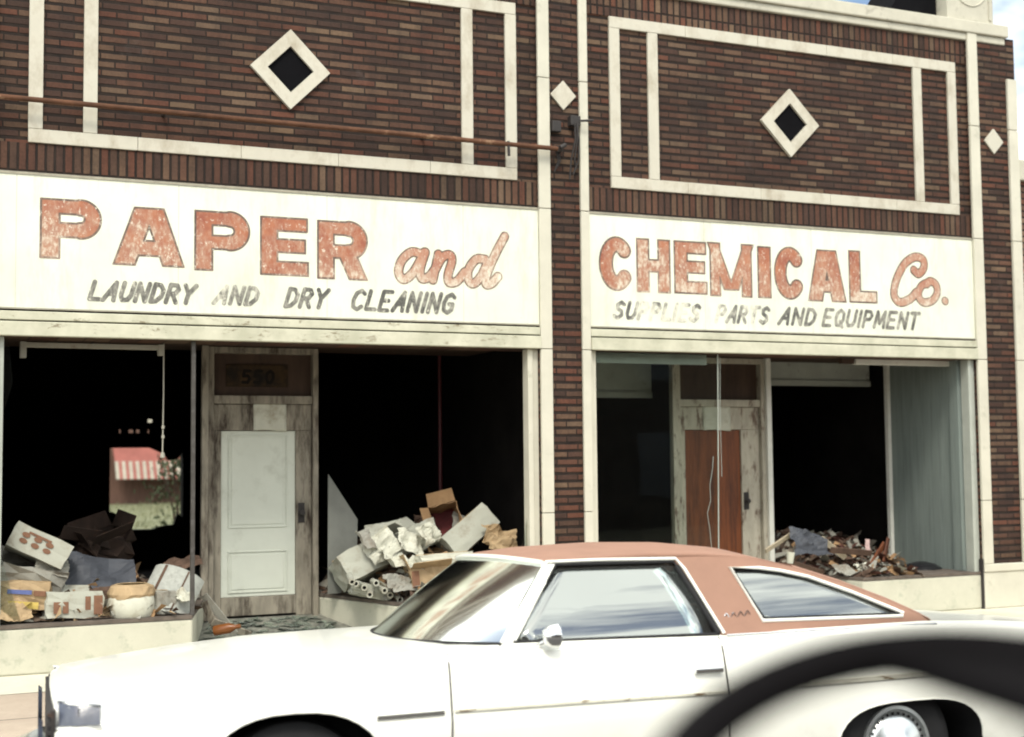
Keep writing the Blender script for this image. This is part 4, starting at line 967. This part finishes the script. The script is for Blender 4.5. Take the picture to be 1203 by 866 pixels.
# greenhouse
ZB, ZT = .965, 1.345
def gy(z): return .905-.19*(z-ZB)/(ZT-ZB)
def sidepanel(outline, holes, name, m, sd, th=.03, inset=0., parent=None, bulge=0):
    loops = [[Vector((x, z, 0)) for x, z in outline]]+[[Vector((x, z, 0)) for x, z in h] for h in holes]
    tris = tessellate_polygon(loops); flat = [p for l in loops for p in l]
    g = MB(); g.add([(p.x-CX, sd*(gy(p.y)-inset), p.y) for p in flat], [t for t in tris])
    o = g.build(name, m, parent or CAR)
    bm = bmesh.new(); bm.from_mesh(o.data); bmesh.ops.recalc_face_normals(bm, faces=bm.faces)
    for f in bm.faces:
        if f.normal.y*sd < 0: f.normal_flip()
    if bulge:
        bmesh.ops.subdivide_edges(bm, edges=bm.edges[:], cuts=7, use_grid_fill=True)
        zs = [z for x, z in outline]; zm, zh = (min(zs)+max(zs))/2, (max(zs)-min(zs))/2; xs = [x for x, z in outline]; xm, xh = (min(xs)+max(xs))/2-CX, (max(xs)-min(xs))/2
        for v in bm.verts: v.co.y += sd*bulge*((1-((v.co.z-zm)/zh)**2)-.05*((v.co.x-xm)/xh)**2)
        for f in bm.faces: f.smooth = True
    bm.to_mesh(o.data); bm.free()
    s = o.modifiers.new('t', 'SOLIDIFY'); s.thickness = th; s.offset = -1
    return o
TOPL = [(2.735, 1.350), (2.95, 1.362), (3.3, 1.367), (3.6, 1.358), (3.85, 1.335), (4.1, 1.275), (4.35, 1.19), (4.6, 1.088), (4.76, 1.01), (4.82, .975)]
HD = [(2.50, .985), (3.575, .968), (3.56, 1.02), (3.45, 1.29), (3.425, 1.325), (2.795, 1.333)]
HQ = [(3.835, 1.02), (4.655, 1.005), (4.665, 1.018), (4.40, 1.135), (4.17, 1.222), (4.02, 1.258), (3.90, 1.277), (3.735, 1.284)]
for sd in (-1, 1):
    vout = [(3.585, .962), (4.82, .962)]+TOPL[::-1][1:]+[(2.80, 1.342), (3.43, 1.334), (3.462, 1.292), (3.585, 1.0)]
    o = sidepanel(vout, [HQ], 'vinyl_pillar', M_vinyl, sd)
    sidepanel([(2.43, .972), (2.50, .972), (2.795, 1.333), (2.735, 1.349)], [], 'windscreen_pillar', M_car, sd, .05, -.002)
    sidepanel(HD, [], 'door_window', M_carglass, sd, .005, .022, bulge=.024)
    sidepanel(HQ, [], 'quarter_window', M_carglass, sd, .005, .018, bulge=.012)
    g = MB(); L = [(x-CX, sd*(gy(z)+.001), z) for x, z in HQ]; g.tube(L, .010, 8, True); g.build('window_trim', M_chrome if False else M_car, CAR, smooth=60)
    g = MB(); cxq = sum(p[0] for p in HQ)/8; czq = sum(p[1] for p in HQ)/8
    g.tube([(x+(cxq-x)*.035-CX, sd*(gy(z)-.002), z+(czq-z)*.08) for x, z in HQ], .007, 8, True); g.build('window_seal', M_rubber, CAR, smooth=60)
    g = MB(); g.tube([(x-CX, sd*(gy(z)-.004), z) for x, z in HD], .009, 8, True); g.tube([(x-CX, sd*(gy(z)-.004), z) for x, z in ((3.572, .97), (3.55, 1.03), (3.44, 1.30))], .016, 8); g.build('window_seal', M_rubber, CAR, smooth=60)
    g = MB(); g.tube([(x-CX, sd*(gy(z)+.006), z) for x, z in ((2.44, .985), (2.59, 1.165), (2.745, 1.347), (3.0, 1.348), (3.44, 1.340), (3.475, 1.29), (3.60, .97))], .009, 8); g.build('drip_rail', M_car, CAR, smooth=60)
    g = MB(); zz = .968; g.tube([(X-CX, sd*(gy(.965)+.008), .962+.004*math.sin(X)) for X in np.linspace(3.61, 4.84, 10)], .007, 8); g.build('belt_trim', M_chrome, CAR, smooth=60)
# script emblem on the vinyl pillar
g = MB(); g.tube([((845+6*t-0)/1.0*0+3.63-CX+.012*t, -(gy(1.055)+.003), 1.05+.012*math.sin(t*1.9)+.001*t) for t in np.linspace(0, 12, 40)], .003, 5); g.build('emblem_script', M_chrome, CAR)
# roof
rg = []
for X, ze, cr, bow in ((2.735, 1.348, .030, .10), (2.80, 1.355, .040, .09), (2.95, 1.362, .052, .06), (3.3, 1.367, .06, 0), (3.6, 1.358, .06, 0), (3.85, 1.335, .055, 0), (4.06, 1.286, .045, 0)):
    ye = gy(min(ze, ZT))+.002; row = []
    for k in range(25):
        u = -1+2*k/24; q = 1-abs(u)**2.4
        row.append((X-CX-bow*q, u*ye, ze+cr*q))
    rg.append(row)
g = MB(); g.loft(rg, closed=False)
o = g.build('roof', M_vinyl, CAR, smooth=60); o.modifiers.new('t', 'SOLIDIFY').thickness = .02; fixn(o)
front = rg[0]
g = MB(); g.tube([(x-.012, y, z-.004) for x, y, z in front], .012, 8); g.build('header_trim', M_car, CAR, smooth=60)
for sd in (-1, 1):
    rr = []
    for X, z in TOPL[5:]: rr.append([(X-CX, sd*(gy(z)+.002), z), (X-CX, sd*(gy(z)-.02), z+.012), (X-CX, sd*(gy(z)-.20), z+.02), (X-CX, sd*(gy(z)-.2), z-.01)])
    g = MB(); g.loft(rr); fixn(g.build('rear_pillar', M_vinyl, CAR, smooth=50))
rr = [[(X-CX-.01, y*(gy(z)-.19), z+.012+.03*(1-y*y)) for y in np.linspace(-1, 1, 15)] for X, z in ((4.06, 1.285), (4.35, 1.19), (4.6, 1.088), (4.81, .975))]
g = MB(); g.loft(rr, closed=False); g.build('rear_window', M_carglass, CAR, smooth=60)
# windscreen
rr = []
for t in np.linspace(0, 1, 8):
    row = []
    for k in range(21):
        u = -1+2*k/20; q = 1-abs(u)**2.4
        b = Vector((2.44-CX-.36*q, u*.90, .978)); tp = Vector((2.735-CX-.095*q, u*.72, 1.345+.028*q)); row.append(tuple(b.lerp(tp, t)+Vector((-.012*math.sin(t*math.pi), 0, .01*math.sin(t*math.pi)))))
    rr.append(row)
g = MB(); g.loft(rr, closed=False); g.build('windscreen', M_screen, CAR, smooth=60)
g = MB(); g.tube(rr[0], .012, 8); g.build('windscreen_seal', M_rubber, CAR, smooth=60)
# interior
def seat(x, n_):
    g = MB(); g.box(x-.25-CX, x+.28-CX, -.72, .72, .45, .66); s = g.build('seat', M_seat, CAR, bevel=.06)
    g = MB(); M = Matrix.Translation((x+.26-CX, 0, .62)) @ Matrix.Rotation(R(14), 4, 'Y'); g.box(-.08, .08, -.72, .72, 0, .50, M); g.build('backrest', M_seat, s, bevel=.06)
seat(3.15, 0); seat(4.05, 1)
g = MB(); g.box(2.38-CX, 2.62-CX, -.80, .80, .72, .99); g.build('dashboard', M_dash, CAR, bevel=.05)
g = MB(); rt = Matrix.Translation((2.82-CX, -.38, .97)) @ Matrix.Rotation(R(-62), 4, 'Y')
g.tube([(.18*math.cos(a), .18*math.sin(a), 0) for a in np.linspace(0, 2*math.pi, 32, endpoint=False)], .011, 8, True, rt); g.box(-.18, .18, -.015, .015, -.008, .006, rt); g.build('steering_wheel', M_rubbergl, CAR, smooth=50)
g = MB(); g.box(2.80-CX, 2.82-CX, -.12, .12, 1.235, 1.295); g.tube([(2.81-CX, 0, 1.29), (2.76-CX, 0, 1.35)], .008, 6); g.build('rear_view_mirror', M_darkiron, CAR, bevel=.01)
# door mirror
mp = Vector((2.67-CX, -(gy(ZB)+.075), 1.01))
g = MB(); g.tube([mp+Vector((-.06, .075, -.05)), mp+Vector((-.04, .03, -.03)), mp], .011, 8); g.lathe([(0, -.05), (.028, -.045), (.046, -.02), (.052, .02), (.048, .026), (0, .024)], 18, Matrix.Translation(mp) @ Matrix.Rotation(R(90), 4, 'Y') @ Matrix.Scale(1.15, 4, (1, 0, 0))); g.build('door_mirror', M_chrome, CAR, smooth=45)
# wheels
for X, hubc in ((1.46, 1), (4.56, 1)):
    for sd in (-1, 1):
        W = Matrix.Translation((X-CX, sd*.80, .36)) @ Matrix.Rotation(R(90*sd*-1), 4, 'X')
        g = MB(); g.lathe([(.185, -.10), (.28, -.11), (.335, -.08), (.345, -.03), (.345, .03), (.335, .08), (.28, .11), (.20, .10), (.185, .08), (.185, -.10)], 48, W); w = g.build('wheel', M_rubber, CAR, smooth=40); fixn(w)
        g = MB(); g.lathe([(.20, .098), (.196, .112), (.178, .115), (.170, .095), (.12, .09), (0, .092)], 48, W); q = g.build('rim', M_hub, w, smooth=40); fixn(q)
        g = MB(); g.lathe([(.162, .097), (.158, .105), (.13, .118), (.07, .132), (.05, .15), (0, .152)], 48, W); fixn(g.build('hubcap', M_hub, w, smooth=40))
        g = MB()
        for k in range(30):
            a = 2*math.pi*k/30; g.box(.150, .163, -.006, .006, .105, .112, W @ Matrix.Rotation(a, 4, 'Z'))
        g.build('rim_slots', M_rubber, w)
for ar, nm in ((AR[1], 'arch_trim'), (AR[0], 'arch_trim')):
    for sd in (-1, 1):
        pts = [(x, z) for x, z in ar if z > .32]
        pts.sort(key=lambda p: -math.atan2(p[1]-.3, p[0]-(sum(q[0] for q in ar)/len(ar))))
        g = MB(); g.tube([(x, sd*(body_y(x+CX, z)-.002), z) for x, z in pts], .005, 6); g.build(nm, M_car, CAR, smooth=50)
# front end: wrap-round lamp, grille edge, bumper
for sd in (-1, 1):
    g = MB(); rg = []
    for X in np.linspace(.485, .65, 6):
        zt, zb = .846-.02*(X-.485)/.14, .745; rg.append([(X-CX, sd*(body_y(X, z)+(.013 if sd < 0 else .002)*q), z) for z, q in ((zb, -1), (zb+.006, 1), ((zb+zt)/2, 1.2), (zt-.006, 1), (zt, -1))])
    g.loft(rg, closed=True); lm = fixn(g.build('marker_lamp', M_lamp, CAR, smooth=40))
    g = MB(); g.tube([(X-CX, sd*(body_y(X, z)+(.013 if sd < 0 else -.004)), z) for X, z in ((.480, .850), (.657, .826), (.657, .74), (.480, .74))], .006, 6, True); g.tube([(.565-CX, sd*(body_y(.565, .81)+(.018 if sd < 0 else 0)), .822), (.565-CX, sd*(body_y(.565, .8)+(.018 if sd < 0 else 0)), .76)], .004, 6); g.build('lamp_bezel', M_chrome, lm)
    for y in (.62, .80):
        g = MB(); g.lathe([(0, .02), (.07, .01), (.085, 0), (.10, .02)], 24, Matrix.Translation((.425-CX, sd*y, .66)) @ Matrix.Rotation(R(-90), 4, 'Y')); g.build('headlight', M_lamp, CAR, smooth=40)
g = MB(); g.box(.455-CX, .474-CX, -.90, .78, .55, .815)
for z in np.linspace(.57, .79, 7): g.box(.44-CX, .456-CX, -.90, .78, z, z+.014)
g.build('grille', M_darkiron, CAR)
def bumper(X, d, z0, z1, name):
    g = MB(); rg = []
    for u in np.linspace(-1, 1, 17):
        x = X+d*(.16*abs(u)**4)*-1
        rg.append([(x-CX, u*1.0, z0), (x+d*.09-CX, u*1.0, z0+.03), (x+d*.10-CX, u*1.0, (z0+z1)/2), (x+d*.09-CX, u*1.0, z1-.03), (x-CX, u*1.0, z1), (x-d*.04-CX, u*.99, (z0+z1)/2)])
    g.loft(rg); fixn(g.build(name, M_chrome, CAR, smooth=50))
bumper(.33, -1, .36, .53, 'front_bumper'); bumper(6.06, 1, .40, .58, 'rear_bumper')
for sd in (-1, 1):
    g = MB(); g.box(6.0-CX, 6.03-CX, min(sd*.45, sd*.88), max(sd*.45, sd*.88), .64, .78); g.build('tail_light', M_amber, CAR, bevel=.006)
# ------------------------------------------------------------------ steering wheel of the photographer's van
Cw = Vector((.62417557, -10.19263696, 1.61364668)); az, el = 3.95350235, 1.15160025
nw = Vector((math.cos(az)*math.cos(el), math.sin(az)*math.cos(el), math.sin(el)))
e1 = nw.cross(Vector((0, 0, 1))).normalized(); e2 = nw.cross(e1)
def onwheel(x, y, lift=0):
    v = ray(x, y); return CAM + v*((Cw+nw*lift-CAM).dot(nw)/v.dot(nw))
SW = thing('steering_wheel', 'blurred black steering wheel very close at the lower right corner', 'steering wheel', Cw)
g = MB(); g.tube([(e1*math.cos(a)+e2*math.sin(a))*.2 for a in np.linspace(0, 2*math.pi, 72, endpoint=False)], .0205, 14, True); g.build('rim', M_rubbergl, SW, smooth=60)
Mw = Matrix((e1, e2, nw)).transposed().to_4x4()
g = MB()
pl = [onwheel(x, y)-Cw for x, y in ((1030, 783), (1075, 793), (1125, 810), (1203, 836), (1270, 880), (1190, 975), (1330, 1040), (1420, 900), (1380, 840), (1300, 800), (1200, 774), (1136, 766))]
vs = [p_+nw*.008 for p_ in pl]+[p_-nw*.012 for p_ in pl]; k = len(pl)
g.add(vs, [tuple(range(k)), tuple(range(2*k-1, k-1, -1))]+[((i+1) % k, i, k+i, k+(i+1) % k) for i in range(k)])
o = g.build('spoke', M_rubbergl, SW, bevel=.004); fixn(o)
g = MB(); g.lathe([(0, .02), (.035, .018), (.05, .004), (.05, -.03), (.03, -.05), (.022, -.5), (0, -.5)], 28, Mw); g.build('hub', M_rubbergl, SW, smooth=40)
# ------------------------------------------------------------------ world, sun, view
w = bpy.data.worlds.new('World'); sc.world = w; w.use_nodes = True; nt = w.node_tree; nt.nodes.clear()
SUN_EL, SUN_AZ = R(52), R(205)       # azimuth clockwise from +Y
sky = nt.nodes.new('ShaderNodeTexSky'); sky.sky_type = 'NISHITA'; sky.sun_disc = False; sky.sun_elevation = SUN_EL; sky.sun_rotation = SUN_AZ; sky.air_density = 1.; sky.dust_density = 3.
tc = nt.nodes.new('ShaderNodeTexCoord'); mpn = nt.nodes.new('ShaderNodeMapping'); mpn.inputs['Scale'].default_value = (1.5, 1.5, 3.6)
nz = nt.nodes.new('ShaderNodeTexNoise'); nz.inputs['Scale'].default_value = 1.8; nz.inputs['Detail'].default_value = 7; nz.inputs['Roughness'].default_value = .55
rp = nt.nodes.new('ShaderNodeValToRGB'); rp.color_ramp.elements[0].position = .38; rp.color_ramp.elements[1].position = .55
mx = nt.nodes.new('ShaderNodeMix'); mx.data_type = 'RGBA'; mx.inputs[7].default_value = (14.5, 14.8, 14, 1)
bg = nt.nodes.new('ShaderNodeBackground'); bg.inputs[1].default_value = .1; ou = nt.nodes.new('ShaderNodeOutputWorld')
L = nt.links.new
L(tc.outputs['Generated'], mpn.inputs[0]); L(mpn.outputs[0], nz.inputs['Vector']); L(nz.outputs['Fac'], rp.inputs[0]); L(rp.outputs[0], mx.inputs[0]); L(sky.outputs[0], mx.inputs[6]); L(mx.outputs[2], bg.inputs[0]); L(bg.outputs[0], ou.inputs[0])
sl = bpy.data.lights.new('sun', 'SUN'); sl.energy = 1.35; sl.angle = R(14); sl.color = (1, .95, .84)
so = bpy.data.objects.new('sun', sl); COL.objects.link(so)
dirv = Vector((math.sin(SUN_AZ)*math.cos(SUN_EL), math.cos(SUN_AZ)*math.cos(SUN_EL), math.sin(SUN_EL)))
so.rotation_euler = dirv.to_track_quat('Z', 'Y').to_euler(); so.location = (0, -20, 30)
sc.view_settings.view_transform = 'Standard'; sc.view_settings.look = 'None'; sc.view_settings.gamma = 1; sc.view_settings.use_curve_mapping = False
sc.view_settings.exposure = .92
sc.cycles.filter_width = 1.9
sc.cycles.max_bounces = 8; sc.cycles.transparent_max_bounces = 16
